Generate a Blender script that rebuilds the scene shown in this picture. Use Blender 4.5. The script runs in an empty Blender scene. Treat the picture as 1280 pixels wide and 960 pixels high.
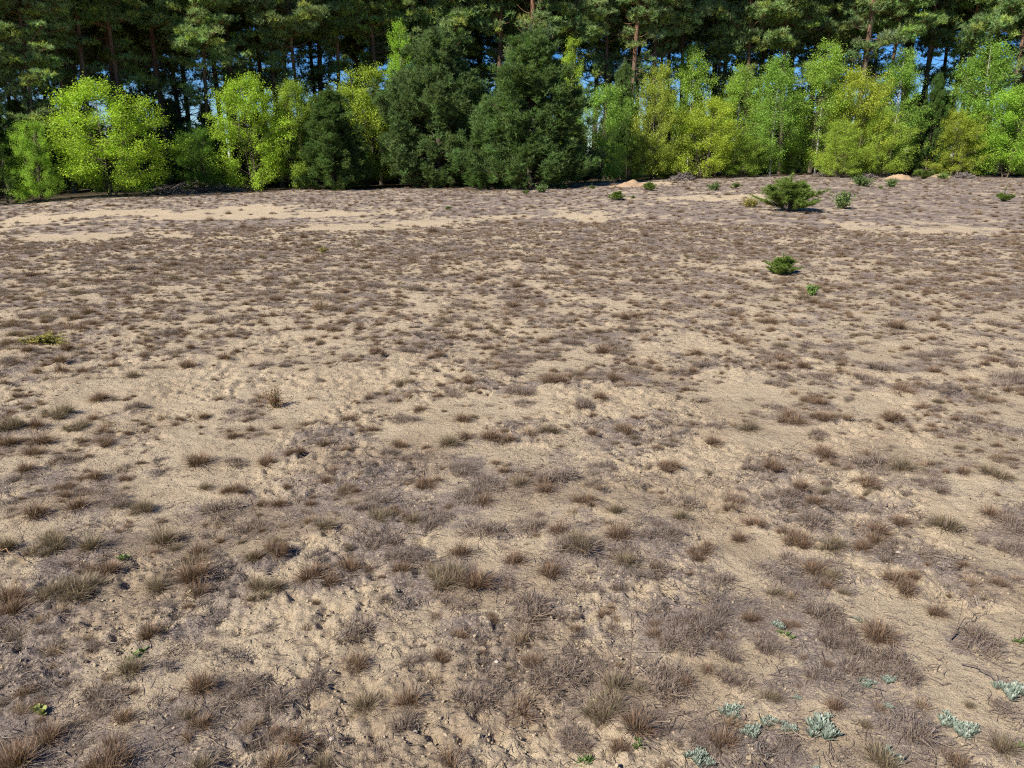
import bpy, math, numpy as np
from mathutils import Vector, Matrix, Euler

SC = bpy.context.scene
COL = SC.collection
R = math.radians

# ------------------------------------------------------------------ camera, light, exposure
FPX = 965.0                       # focal length in pixels of the 1280 px wide photograph
CAMH = 1.60
HORIZON = 195.0
PITCH = math.atan((480 - HORIZON) / FPX)
cam_d = bpy.data.cameras.new('camera')
cam = bpy.data.objects.new('camera', cam_d)
COL.objects.link(cam)
cam.location = (0, 0, CAMH)
cam.rotation_euler = (math.pi / 2 - PITCH, 0, 0)
cam_d.sensor_width = 36.0
cam_d.lens = 36.0 * FPX / 1280.0
cam_d.clip_start = 0.05
cam_d.clip_end = 3000
SC.camera = cam

SUN_EL, SUN_AZ = R(40), R(-132)   # azimuth measured from +Y (view direction) clockwise; negative = to the left
w = bpy.data.worlds.new('World')
SC.world = w
w.use_nodes = True
nt = w.node_tree
bg = nt.nodes['Background']
sky = nt.nodes.new('ShaderNodeTexSky')
sky.sky_type = 'NISHITA'
sky.sun_disc = False
sky.sun_elevation = SUN_EL
sky.sun_rotation = SUN_AZ
sky.air_density = 1.0
sky.dust_density = 0.0
sky.ozone_density = 6.0
sky.altitude = 1200
hs = nt.nodes.new('ShaderNodeHueSaturation')
hs.inputs['Saturation'].default_value = 1.38
hs.inputs['Hue'].default_value = 0.515
hs.inputs['Value'].default_value = 0.9
nt.links.new(sky.outputs[0], hs.inputs['Color'])
nt.links.new(hs.outputs[0], bg.inputs['Color'])
bg.inputs['Strength'].default_value = 0.072

sun_d = bpy.data.lights.new('sun', 'SUN')
sun_d.energy = 4.9
sun_d.angle = R(0.5)
sun_d.color = (1.0, 0.945, 0.86)
sun = bpy.data.objects.new('sun', sun_d)
COL.objects.link(sun)
sdir = Vector((math.sin(SUN_AZ) * math.cos(SUN_EL), math.cos(SUN_AZ) * math.cos(SUN_EL), math.sin(SUN_EL)))
sun.rotation_euler = sdir.to_track_quat('Z', 'Y').to_euler()
sun.location = sdir * 50

SC.view_settings.view_transform = 'Standard'
SC.view_settings.look = 'None'
SC.view_settings.gamma = 1.0
SC.view_settings.exposure = 0.84
SC.view_settings.use_curve_mapping = False
SC.render.engine = 'CYCLES'
SC.cycles.use_denoising = False
SC.cycles.max_bounces = 10
SC.cycles.diffuse_bounces = 6
SC.cycles.transmission_bounces = 8
SC.cycles.sample_clamp_indirect = 4.0
SC.cycles.filter_width = 1.2

# ------------------------------------------------------------------ helpers
def hash2(ix, iy, s):
    h = (ix.astype(np.int64) * 374761393 + iy.astype(np.int64) * 668265263 + s * 1442695041) & 0xFFFFFFFF
    h = ((h ^ (h >> 13)) * 1274126177) & 0xFFFFFFFF
    h = ((h ^ (h >> 16)) * 2246822519) & 0xFFFFFFFF
    return ((h ^ (h >> 15)) & 0xFFFFFF) / float(0xFFFFFF)

def vnoise(x, y, s=0):
    x = np.asarray(x, float); y = np.asarray(y, float)
    ix = np.floor(x); iy = np.floor(y)
    fx = x - ix; fy = y - iy
    fx = fx * fx * fx * (fx * (fx * 6 - 15) + 10); fy = fy * fy * fy * (fy * (fy * 6 - 15) + 10)
    ix = ix.astype(np.int64); iy = iy.astype(np.int64)
    a = hash2(ix, iy, s); b = hash2(ix + 1, iy, s); c = hash2(ix, iy + 1, s); d = hash2(ix + 1, iy + 1, s)
    return (a + (b - a) * fx) * (1 - fy) + (c + (d - c) * fx) * fy

def fbm(x, y, s=0, o=4, g=0.5):
    t = 0; a = 1; n = 0
    for k in range(o):
        cs, sn = math.cos(0.9 * k), math.sin(0.9 * k)
        t = t + a * vnoise((x * cs - y * sn) * 2.03 ** k + 17.3 * k, (x * sn + y * cs) * 2.03 ** k - 9.1 * k, s + k * 31)
        n += a; a *= g
    return t / n

def sstep(a, b, x):
    t = np.clip((x - a) / (b - a), 0, 1)
    return t * t * (3 - 2 * t)

def ray(px, py):
    cx = (px - 640) / FPX; cy = (480 - py) / FPX
    c, s = math.cos(PITCH), math.sin(PITCH)
    return cx, c + cy * s, -s + cy * c          # x, y(forward), z

def flat(px, py):
    dx, dy, dz = ray(px, py)
    t = CAMH / -dz
    return dx * t, dy * t

EDGE_PX = [-400, 0, 120, 300, 400, 600, 760, 850, 1000, 1150, 1280, 1700]
EDGE_PY = [273, 257, 246, 240, 237, 234, 227, 224, 219, 221, 222, 224]
EDGE_D = [29, 31, 33, 36, 37, 38, 40, 41.5, 43, 44, 44.5, 46]
_ta = np.array([(p - 640) / FPX / ray(p, e)[1] for p, e in zip(EDGE_PX, EDGE_PY)])
_th = np.array([CAMH + ray(p, e)[2] / ray(p, e)[1] * d for p, e, d in zip(EDGE_PX, EDGE_PY, EDGE_D)])
def tilt_(x, y):
    """the field falls gently to the left and rises to the right"""
    a = x / np.maximum(y, 0.5)
    D = np.interp(a, _ta, EDGE_D); H = np.interp(a, _ta, _th)
    return np.where(y > 5, H * sstep(10, D, y), 0)
def height(x, y, fine=True):
    x = np.asarray(x, float); y = np.asarray(y, float)
    r = np.hypot(x, y)
    z = 0.16 * (fbm(x / 7.0 + 3.1, y / 7.0 + 1.7, 5, 3) - 0.5) * sstep(2, 9, r)
    z += 0.07 * (fbm(x / 1.7, y / 1.7, 11, 3) - 0.5)
    z += 0.024 * (fbm(x / 0.33, y / 0.33, 23, 3) - 0.5)
    return z + tilt_(x, y)

def crust(x, y):
    """broken crust of the sand close by: small lumps and hollows"""
    r = np.hypot(x, y)
    m = sstep(0.42, 0.62, fbm(x / 0.55 + 9, y / 0.55, 71, 3)) * (1 - sstep(5, 14, r))
    n = fbm(x / 0.045, y / 0.045, 83, 3)
    ridge = 1 - np.abs(2 * n - 1)
    return 0.028 * m * (n - 0.5) * 2 + 0.008 * (ridge - 0.6) * m + 0.010 * (vnoise(x / 0.02, y / 0.02, 97) - 0.5) * (0.25 + 0.75 * m) * (1 - sstep(3, 9, r))

def ground(px, py):
    dx, dy, dz = ray(px, py)
    t = CAMH / -dz
    for _ in range(12):
        h = float(height(dx * t, dy * t))
        t = 0.5 * t + 0.5 * (CAMH - h) / -dz
    return dx * t, dy * t, float(height(dx * t, dy * t))

def link(o, parent=None):
    COL.objects.link(o)
    if parent is not None:
        o.parent = parent
    return o

def tag(o, label=None, cat=None, group=None, kind=None):
    if label: o['label'] = label
    if cat: o['category'] = cat
    if group: o['group'] = group
    if kind: o['kind'] = kind
    return o

def mesh(name, V, F, mat, col=None, smooth=False, uvz=None):
    """V (n,3) float, F (m,3) or (m,4) int"""
    me = bpy.data.meshes.new(name)
    V = np.ascontiguousarray(V, dtype=np.float32); F = np.ascontiguousarray(F, dtype=np.int32)
    k = F.shape[1]
    me.vertices.add(len(V)); me.vertices.foreach_set('co', V.ravel())
    me.loops.add(F.size); me.loops.foreach_set('vertex_index', F.ravel())
    me.polygons.add(len(F))
    me.polygons.foreach_set('loop_start', np.arange(0, F.size, k, dtype=np.int32))
    if smooth:
        me.polygons.foreach_set('use_smooth', np.ones(len(F), bool))
    if col is not None:
        a = me.color_attributes.new('Col', 'FLOAT_COLOR', 'POINT')
        c = np.ones((len(V), 4), np.float32); c[:, :3] = col
        a.data.foreach_set('color', c.ravel())
    me.materials.append(mat)
    me.update(calc_edges=True)
    return me

def nrm(a):
    return a / np.maximum(np.linalg.norm(a, axis=-1, keepdims=True), 1e-9)

class Parts:
    def __init__(s): s.V = []; s.F = []; s.C = []; s.n = 0
    def add(s, V, F, C=None):
        s.V.append(V); s.F.append(F + s.n); s.n += len(V)
        s.C.append(np.broadcast_to(np.asarray(C if C is not None else (1, 1, 1), float), (len(V), 3)))
    def mesh(s, name, mat, smooth=False):
        return mesh(name, np.concatenate(s.V), np.concatenate(s.F), mat, np.concatenate(s.C), smooth)

def tube(P, pts, rad, k=6, col=(1, 1, 1)):
    pts = np.asarray(pts, float); n = len(pts)
    rad = np.broadcast_to(np.asarray(rad, float), (n,))
    T = nrm(np.gradient(pts, axis=0))
    ref = np.array([1.0, 0.13, 0.21]) if abs(T[:, 0]).mean() < 0.75 else np.array([0.1, 0.2, 1.0])
    A = nrm(np.cross(T, ref)); B = np.cross(T, A)
    an = np.arange(k) * 2 * math.pi / k
    V = pts[:, None] + rad[:, None, None] * (A[:, None] * np.cos(an)[None, :, None] + B[:, None] * np.sin(an)[None, :, None])
    V = V.reshape(-1, 3)
    i = np.arange(n - 1)[:, None] * k; j = np.arange(k)[None]; j2 = (j + 1) % k
    a, b, c, d = i + j, i + j2, i + k + j2, i + k + j
    F = np.concatenate([np.stack([a, b, c], -1).reshape(-1, 3), np.stack([a, c, d], -1).reshape(-1, 3)])
    P.add(V, F, col)

def leaves(P, c, size, col, rng, up=0.4, long=1.5):
    """diamond leaves at the points c"""
    n = len(c)
    N = nrm(rng.normal(size=(n, 3)) + np.array([0, 0, up * 2]))
    A = nrm(np.cross(N, rng.normal(size=(n, 3)))); B = np.cross(N, A)
    s = (size * rng.uniform(0.65, 1.3, n))[:, None]
    V = np.stack([c - A * s * long * .5, c + B * s * .5 + N * s * .12, c + A * s * long * .5, c - B * s * .5 + N * s * .12], 1).reshape(-1, 3)
    b = np.arange(n)[:, None] * 4
    F = np.concatenate([b + np.array([0, 1, 2]), b + np.array([0, 2, 3])])
    P.add(V, F, np.repeat(col, 4, 0))

def needles(P, c, axis, N, length, width, col, rng, spread=1.0, back=0.0):
    """N needle triangles at each clump c, round its axis"""
    k = len(c)
    C = np.repeat(c, N, 0); A = np.repeat(axis, N, 0)
    D = nrm(A * 0.8 + rng.normal(size=(k * N, 3)) * 0.62 * spread)
    C = C - A * (length * back * rng.random((k * N, 1)))
    W = nrm(np.cross(D, rng.normal(size=(k * N, 3)))) * width * 0.5
    L = length * rng.uniform(0.7, 1.25, (k * N, 1))
    V = np.stack([C - W, C + W, C + D * L], 1).reshape(-1, 3)
    F = np.arange(k * N * 3).reshape(-1, 3)
    P.add(V, F, np.repeat(np.repeat(col, N, 0) * rng.uniform(0.8, 1.2, (k * N, 1)), 3, 0))

def blades(P, base, az, lean, length, width, bend, col_root, col_tip, rng):
    """curved tapered grass blades"""
    n = len(base)
    H = np.stack([np.cos(az), np.sin(az), np.zeros(n)], 1)
    S = np.stack([-np.sin(az), np.cos(az), np.zeros(n)], 1)
    # twist the flat side at random
    tw = rng.uniform(-1.2, 1.2, n)[:, None]
    S = nrm(S * np.cos(tw) + np.array([0, 0, 1.0]) * np.sin(tw))
    lv = []
    cl = []
    p = base.copy(); a = lean.copy()
    ts = [0, .4, .75, 1.0]; ws = [1.0, .8, .5, 0]
    for i, t in enumerate(ts):
        if i:
            dl = (ts[i] - ts[i - 1]) * length
            a = a + bend * (ts[i] - ts[i - 1])
            p = p + (H * np.sin(a)[:, None] + np.array([0, 0, 1.0]) * np.cos(a)[:, None]) * dl[:, None]
        cc = col_root * (1 - t) + col_tip * t
        if i < 3:
            lv += [p - S * (width * ws[i] * .5)[:, None], p + S * (width * ws[i] * .5)[:, None]]; cl += [cc, cc]
        else:
            lv += [p]; cl += [cc]
    V = np.stack(lv, 1).reshape(-1, 3); C = np.stack(cl, 1).reshape(-1, 3)
    b = np.arange(n)[:, None] * 7
    F = np.concatenate([b + np.array(q) for q in ([0, 1, 3], [0, 3, 2], [2, 3, 5], [2, 5, 4], [4, 5, 6])])
    P.add(V, F, C)

# ------------------------------------------------------------------ materials
def newmat(name):
    m = bpy.data.materials.new(name); m.use_nodes = True
    t = m.node_tree; t.nodes.clear()
    out = t.nodes.new('ShaderNodeOutputMaterial')
    return m, t, out

def N(t, typ, **kw):
    n = t.nodes.new(typ)
    for k, v in kw.items():
        if k in n.inputs.keys(): n.inputs[k].default_value = v
        else: setattr(n, k, v)
    return n

def leaf_mat(name, trans=0.35, rough=0.55, spec=0.3, use_obj=True, sat=1.0):
    m, t, out = newmat(name)
    at = N(t, 'ShaderNodeAttribute', attribute_name='Col')
    col = at.outputs['Color']
    if use_obj:
        oi = N(t, 'ShaderNodeObjectInfo')
        mx = N(t, 'ShaderNodeMix', data_type='RGBA', blend_type='MULTIPLY')
        mx.inputs[0].default_value = 1
        t.links.new(at.outputs['Color'], mx.inputs[6]); t.links.new(oi.outputs['Color'], mx.inputs[7])
        col = mx.outputs[2]
    p = N(t, 'ShaderNodeBsdfPrincipled')
    p.inputs['Roughness'].default_value = rough
    p.inputs['Specular IOR Level'].default_value = spec
    t.links.new(col, p.inputs['Base Color'])
    if trans > 0:
        tr = N(t, 'ShaderNodeBsdfTranslucent')
        g = N(t, 'ShaderNodeMix', data_type='RGBA', blend_type='MULTIPLY')
        g.inputs[0].default_value = 1
        g.inputs[7].default_value = (1.25, 1.2, 0.55, 1)
        t.links.new(col, g.inputs[6]); t.links.new(g.outputs[2], tr.inputs['Color'])
        ms = N(t, 'ShaderNodeMixShader'); ms.inputs[0].default_value = trans
        t.links.new(p.outputs[0], ms.inputs[1]); t.links.new(tr.outputs[0], ms.inputs[2])
        t.links.new(ms.outputs[0], out.inputs[0])
    else:
        t.links.new(p.outputs[0], out.inputs[0])
    return m

M_leaf = leaf_mat('spring leaves', 0.42, 0.55, 0.2)
M_pine = leaf_mat('pine needles', 0.4, 0.65, 0.12)
M_grass = leaf_mat('dry grass', 0.22, 0.7, 0.15, use_obj=False)
M_herb = leaf_mat('herb leaves', 0.25, 0.6, 0.25, use_obj=False)

def bark_mat(name, kind):
    m, t, out = newmat(name)
    tc = N(t, 'ShaderNodeTexCoord')
    mp = N(t, 'ShaderNodeMapping'); mp.inputs['Scale'].default_value = (6, 6, 1.3) if kind != 'birch' else (1.5, 1.5, 7)
    t.links.new(tc.outputs['Object'], mp.inputs[0])
    no = N(t, 'ShaderNodeTexNoise'); no.inputs['Scale'].default_value = 1.6; no.inputs['Detail'].default_value = 6
    t.links.new(mp.outputs[0], no.inputs['Vector'])
    rp = N(t, 'ShaderNodeValToRGB')
    t.links.new(no.outputs[0], rp.inputs[0])
    p = N(t, 'ShaderNodeBsdfPrincipled'); p.inputs['Roughness'].default_value = 0.85; p.inputs['Specular IOR Level'].default_value = 0.2
    e = rp.color_ramp.elements
    if kind == 'birch':
        e[0].position = 0.36; e[0].color = (0.05, 0.045, 0.04, 1); e[1].position = 0.44; e[1].color = (0.44, 0.42, 0.38, 1)
        t.links.new(rp.outputs[0], p.inputs['Base Color'])
    elif kind == 'twig':
        e[0].color = (0.05, 0.04, 0.03, 1); e[1].color = (0.19, 0.15, 0.11, 1)
        t.links.new(rp.outputs[0], p.inputs['Base Color'])
    else:
        e[0].position = 0.35; e[0].color = (0.045, 0.034, 0.026, 1); e[1].position = 0.7; e[1].color = (0.16, 0.12, 0.09, 1)
        rp2 = N(t, 'ShaderNodeValToRGB'); t.links.new(no.outputs[0], rp2.inputs[0])
        e = rp2.color_ramp.elements
        e[0].position = 0.3; e[0].color = (0.13, 0.06, 0.03, 1); e[1].position = 0.7; e[1].color = (0.30, 0.155, 0.085, 1)
        sx = N(t, 'ShaderNodeSeparateXYZ'); t.links.new(tc.outputs['Object'], sx.inputs[0])
        mr = N(t, 'ShaderNodeMapRange'); mr.inputs[1].default_value = 4.0; mr.inputs[2].default_value = 8.0
        t.links.new(sx.outputs[2], mr.inputs[0])
        mx = N(t, 'ShaderNodeMix', data_type='RGBA')
        t.links.new(mr.outputs[0], mx.inputs[0]); t.links.new(rp.outputs[0], mx.inputs[6]); t.links.new(rp2.outputs[0], mx.inputs[7])
        t.links.new(mx.outputs[2], p.inputs['Base Color'])
    bp = N(t, 'ShaderNodeBump'); bp.inputs['Strength'].default_value = 0.6; bp.inputs['Distance'].default_value = 0.03
    t.links.new(no.outputs[0], bp.inputs['Height']); t.links.new(bp.outputs[0], p.inputs['Normal'])
    t.links.new(p.outputs[0], out.inputs[0])
    return m

M_bark = bark_mat('pine bark', 'pine')
M_birch = bark_mat('birch bark', 'birch')
M_twig = bark_mat('dry wood', 'twig')

def sand_mat():
    m, t, out = newmat('sandy ground')
    tc = N(t, 'ShaderNodeTexCoord'); OB = tc.outputs['Object']
    at = N(t, 'ShaderNodeAttribute', attribute_name='Col')       # R: litter and moss cover, G: damp / disturbed soil, B: forest floor
    sp = N(t, 'ShaderNodeSeparateColor'); t.links.new(at.outputs['Color'], sp.inputs[0])
    def noise(scale, detail=5, rough=0.6):
        n = N(t, 'ShaderNodeTexNoise'); n.inputs['Scale'].default_value = scale; n.inputs['Detail'].default_value = detail
        n.inputs['Roughness'].default_value = rough
        t.links.new(OB, n.inputs['Vector']); return n.outputs[0]
    def ramp(src, stops):
        r = N(t, 'ShaderNodeValToRGB'); t.links.new(src, r.inputs[0])
        while len(r.color_ramp.elements) < len(stops): r.color_ramp.elements.new(0.5)
        for e, (p, c) in zip(r.color_ramp.elements, stops): e.position = p; e.color = (*c, 1)
        return r.outputs[0]
    def mix(f, a, b, mode='MIX'):
        n = N(t, 'ShaderNodeMix', data_type='RGBA', blend_type=mode)
        if isinstance(f, float): n.inputs[0].default_value = f
        else: t.links.new(f, n.inputs[0])
        for q, v in ((6, a), (7, b)):
            if isinstance(v, tuple): n.inputs[q].default_value = (*v, 1)
            else: t.links.new(v, n.inputs[q])
        return n.outputs[2]
    def math_(op, a, b=0.0, clamp=False):
        n = N(t, 'ShaderNodeMath', operation=op, use_clamp=clamp)
        for q, v in ((0, a), (1, b)):
            if isinstance(v, (int, float)): n.inputs[q].default_value = v
            else: t.links.new(v, n.inputs[q])
        return n.outputs[0]
    n1 = noise(1.3, 4); n2 = noise(14, 6); n3 = noise(90, 5, 0.7); n4 = noise(420, 2)
    sand = ramp(n1, [(0.3, (0.49, 0.39, 0.26)), (0.7, (0.585, 0.475, 0.322))])
    grain = ramp(n4, [(0.25, (0.72, 0.70, 0.68)), (0.5, (0.98, 0.98, 0.97)), (0.8, (1.12, 1.11, 1.08))])
    sand = mix(1.0, sand, grain, 'MULTIPLY')
    sand = mix(math_('MULTIPLY', ramp(n2, [(0.35, (0, 0, 0)), (0.75, (1, 1, 1))]), 0.5), sand, (0.37, 0.275, 0.18))
    # litter: grey brown crumbs, moss and lichen remains
    litt = ramp(n3, [(0.30, (0.055, 0.045, 0.038)), (0.43, (0.185, 0.155, 0.13)), (0.54, (0.295, 0.25, 0.207)), (0.68, (0.46, 0.38, 0.28))])
    lv = ramp(n2, [(0.3, (0.85, 0.8, 0.82)), (0.7, (1.15, 1.1, 1.05))])
    litt = mix(1.0, litt, lv, 'MULTIPLY')
    # the edge of the cover breaks up with the noise
    f = math_('ADD', sp.outputs[0], math_('MULTIPLY', math_('SUBTRACT', n3, 0.5), 2.2))
    f = math_('ADD', f, math_('MULTIPLY', math_('SUBTRACT', n2, 0.5), 1.1))
    f = ramp(f, [(0.46, (0, 0, 0)), (0.66, (1, 1, 1))])
    c = mix(f, sand, litt)
    soil = ramp(n2, [(0.3, (0.20, 0.145, 0.10)), (0.7, (0.38, 0.285, 0.185))])
    c = mix(sp.outputs[1], c, soil)
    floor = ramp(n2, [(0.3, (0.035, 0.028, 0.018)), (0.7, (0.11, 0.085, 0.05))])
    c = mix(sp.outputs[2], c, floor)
    p = N(t, 'ShaderNodeBsdfPrincipled'); p.inputs['Roughness'].default_value = 0.95; p.inputs['Specular IOR Level'].default_value = 0.1
    t.links.new(c, p.inputs['Base Color'])
    hgt = math_('ADD', math_('MULTIPLY', n3, 1.0), math_('MULTIPLY', n4, 0.25))
    b1 = N(t, 'ShaderNodeBump'); b1.inputs['Strength'].default_value = 0.8; b1.inputs['Distance'].default_value = 0.026
    t.links.new(hgt, b1.inputs['Height'])
    b2 = N(t, 'ShaderNodeBump'); b2.inputs['Strength'].default_value = 0.7; b2.inputs['Distance'].default_value = 0.05
    t.links.new(n2, b2.inputs['Height']); t.links.new(b1.outputs[0], b2.inputs['Normal'])
    t.links.new(b2.outputs[0], p.inputs['Normal'])
    t.links.new(p.outputs[0], out.inputs[0])
    return m
M_sand = sand_mat()

def crumb_mat(name, a, b):
    m, t, out = newmat(name)
    tc = N(t, 'ShaderNodeTexCoord'); no = N(t, 'ShaderNodeTexNoise'); no.inputs['Scale'].default_value = 60
    t.links.new(tc.outputs['Object'], no.inputs['Vector'])
    r = N(t, 'ShaderNodeValToRGB'); r.color_ramp.elements[0].position = .35; r.color_ramp.elements[1].position = .65
    r.color_ramp.elements[0].color = (*a, 1); r.color_ramp.elements[1].color = (*b, 1)
    t.links.new(no.outputs[0], r.inputs[0])
    p = N(t, 'ShaderNodeBsdfPrincipled'); p.inputs['Roughness'].default_value = 0.9
    t.links.new(r.outputs[0], p.inputs['Base Color']); t.links.new(p.outputs[0], out.inputs[0])
    return m
M_crumb = crumb_mat('sand crumb', (0.24, 0.185, 0.12), (0.44, 0.35, 0.225))
M_dark = crumb_mat('dark crumb', (0.04, 0.032, 0.028), (0.13, 0.10, 0.085))
M_stone = crumb_mat('pale stone', (0.38, 0.33, 0.26), (0.52, 0.46, 0.38))
M_heap = crumb_mat('orange sand', (0.26, 0.17, 0.095), (0.40, 0.28, 0.17))

# ------------------------------------------------------------------ what is listed from the photograph: (px, py of the base, width px, type)
TUFTS = [
(205,682,38,'g'),(75,752,60,'g'),(103,744,45,'g'),(195,737,35,'g'),(250,694,32,'r'),(250,725,45,'r'),(315,706,30,'g'),(338,698,60,'r'),(332,744,55,'g'),(390,729,40,'r'),
(8,754,35,'r'),(12,772,40,'r'),(72,772,30,'s'),(58,795,25,'p'),(190,798,35,'r'),(380,788,26,'s'),(162,842,38,'g'),(203,840,32,'d'),(250,863,42,'r'),(306,860,35,'p'),
(134,870,36,'p'),(345,880,40,'p'),(25,893,26,'s'),(60,925,38,'r'),(253,910,30,'r'),(308,920,28,'s'),(368,930,38,'r'),(140,955,75,'r'),(20,962,45,'r'),(255,965,35,'g'),
(345,965,45,'s'),(392,862,40,'p'),(268,775,32,'d'),(330,790,22,'d'),(280,825,40,'d'),
(440,790,42,'p'),(408,727,50,'r'),(436,716,40,'r'),(500,717,32,'r'),(565,728,75,'g'),(592,734,50,'r'),(642,707,40,'r'),(689,718,38,'r'),(720,688,45,'p'),(783,707,40,'g'),
(658,764,45,'p'),(570,758,40,'p'),(850,796,65,'p'),(880,785,45,'p'),(818,797,20,'r'),(443,832,32,'r'),(517,828,28,'p'),(548,828,32,'r'),(595,868,55,'p'),(510,882,42,'r'),
(458,890,36,'g'),(650,890,42,'r'),(697,851,50,'p'),(767,860,38,'g'),(763,895,70,'g'),(830,856,50,'p'),(857,860,30,'r'),(567,953,48,'r'),(775,940,24,'r'),(478,945,40,'p'),
(408,958,30,'g'),(880,930,32,'p'),(720,933,36,'p'),(500,905,36,'p'),(794,918,50,'r'),
(898,731,34,'p'),(896,772,40,'p'),(969,744,16,'g'),(939,776,28,'r'),(1119,735,50,'r'),(1144,722,22,'r'),(1172,770,28,'r'),(1244,734,20,'r'),(1024,766,45,'p'),(1042,795,55,'p'),
(1095,795,40,'r'),(1083,834,60,'p'),(1123,838,40,'p'),(961,810,32,'p'),(911,816,30,'p'),(920,850,34,'p'),(1027,850,36,'p'),(963,875,24,'g'),(1044,885,18,'r'),(1097,888,20,'s'),
(1153,888,26,'s'),(1136,915,48,'p'),(1224,806,40,'p'),(900,935,45,'r'),(1252,938,36,'g'),(985,943,30,'p'),(884,840,20,'r'),(1100,955,40,'g'),
(36,440,18,'r'),(84,439,20,'r'),(72,455,20,'r'),(75,466,22,'r'),(5,482,16,'r'),(125,501,26,'r'),(72,523,42,'g'),(16,538,42,'g'),(47,537,28,'r'),(50,555,26,'r'),(12,557,28,'r'),
(98,536,32,'g'),(131,556,32,'r'),(33,590,28,'r'),(119,598,24,'r'),(170,512,24,'p'),(290,548,20,'r'),(253,580,32,'r'),(290,581,26,'p'),(335,581,28,'r'),(366,572,36,'r'),
(256,612,20,'g'),(292,618,40,'r'),(94,639,34,'r'),(138,632,45,'p'),(175,640,40,'g'),(42,646,34,'r'),(60,686,55,'g'),(114,688,38,'g'),(388,633,18,'r'),(347,634,24,'r'),
(278,644,40,'p'),(388,656,24,'s'),(344,684,30,'g'),(3,690,30,'g'),(288,422,18,'r'),(239,436,16,'r'),(238,459,22,'r'),(283,450,20,'r'),(331,459,18,'p'),(360,456,28,'p'),
(389,500,18,'s'),(202,525,22,'s'),(144,448,14,'r'),
(531,422,28,'p'),(472,444,30,'r'),(545,447,28,'r'),(512,440,20,'p'),(608,438,24,'r'),(638,448,28,'p'),(712,430,34,'p'),(777,445,28,'p'),(456,459,20,'p'),(501,484,44,'g'),
(591,481,30,'r'),(642,470,28,'p'),(689,481,46,'r'),(653,492,28,'p'),(742,470,30,'p'),(764,476,24,'r'),(725,508,28,'p'),(748,501,26,'r'),(650,508,34,'p'),(525,514,22,'r'),
(548,497,18,'r'),(577,528,26,'r'),(509,530,38,'p'),(559,559,32,'g'),(534,561,16,'r'),(500,561,24,'r'),(486,569,24,'p'),(612,551,34,'r'),(638,553,22,'r'),(659,545,30,'s'),
(686,542,28,'g'),(741,545,20,'r'),(778,542,36,'r'),(537,609,50,'r'),(581,588,45,'p'),(631,592,20,'r'),(650,606,28,'g'),(612,609,34,'p'),(584,628,55,'p'),(603,631,30,'r'),
(697,600,40,'p'),(683,616,30,'r'),(744,588,40,'p'),(728,631,48,'r'),(769,641,26,'g'),(406,603,20,'r'),(428,614,16,'g'),(478,650,45,'g'),(466,631,50,'p'),(516,653,30,'g'),
(544,653,36,'p'),(408,662,28,'g'),(659,658,32,'p'),(600,668,45,'p'),(700,669,36,'r'),(725,688,42,'g'),(775,675,42,'r'),(478,675,40,'p'),(503,697,50,'p'),(578,697,40,'r'),
(881,458,24,'p'),(866,467,18,'r'),(849,469,20,'p'),(972,451,20,'r'),(1055,437,32,'p'),(1010,434,32,'p'),(1002,462,20,'r'),(1089,481,38,'p'),(1149,477,26,'p'),(1107,464,40,'p'),
(969,481,30,'p'),(1126,492,44,'r'),(1179,492,36,'p'),(1261,479,44,'p'),(969,511,26,'p'),(1027,507,22,'r'),(1113,527,44,'r'),(1211,524,20,'p'),(991,530,50,'r'),(1029,528,40,'r'),
(1051,528,30,'s'),(890,537,30,'p'),(890,556,28,'r'),(838,591,44,'r'),(942,584,44,'p'),(965,588,40,'r'),(1027,571,32,'r'),(1093,584,34,'p'),(1130,589,30,'g'),(1061,588,20,'r'),
(1021,546,24,'p'),(1083,608,40,'r'),(1160,608,36,'p'),(1243,599,44,'g'),(1203,593,22,'r'),(1033,618,20,'g'),(1002,616,28,'r'),(849,631,32,'p'),(912,631,50,'r'),(850,650,28,'g'),
(980,629,50,'p'),(1055,634,26,'p'),(1124,655,28,'r'),(1181,665,38,'g'),(1235,646,28,'r'),(944,659,28,'r'),(1021,659,40,'p'),(1093,668,38,'r'),(830,678,55,'p'),(991,678,55,'r'),
(1040,689,36,'g'),(1077,687,24,'r'),(1141,691,34,'p'),(879,696,50,'r'),(1107,698,28,'p'),(1265,659,30,'p'),(1268,692,34,'p'),(924,677,26,'r')]

# bare sand patches and denser patches of the field: centre px, half sizes px, strength
SAND = [(100,269,110,5,1.2),(300,263,85,6,1.2),(240,272,120,4,1.1),(410,268,80,4,1.1),(90,297,100,5,1.2),(400,285,50,5,1),(480,284,70,5,.9),(540,278,55,4,.9),(730,271,34,5,1.1),(630,272,40,3,.8),
 (860,248,70,3,1),(950,246,40,3,.8),(1120,286,100,9,.38),(1220,292,70,9,.35),(800,230,60,3,.8),(20,282,40,4,1),(1000,262,60,2,.5),
 (820,500,170,16,.55),(1100,552,200,16,.5),(640,512,170,16,.4),(300,480,200,30,.45),(130,480,150,40,.35),(1130,770,55,28,.7),(1190,840,60,34,.7),(960,815,42,26,.6),(600,758,55,14,.4),
 (830,735,50,16,.4),(200,560,120,16,.4),(450,430,200,16,.15),(350,770,60,24,.35),(450,745,40,12,.3),(900,575,80,14,.3),(1230,700,40,26,.4),(720,790,40,30,.4),(1000,430,200,10,.1)]
SAND_G = []
for px, py, hw, hh, st in SAND:
    x0, y0, _ = ground(px, py); xa, ya, _ = ground(px, min(py + hh, 1100)); xb, yb, _ = ground(px, max(py - hh, 224))
    st = st * (1.05 if py < 300 else 1.1)
    SAND_G.append((x0, 0.5 * (ya + yb), hw / FPX * math.hypot(y0, CAMH), 0.5 * (yb - ya), st))

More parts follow.
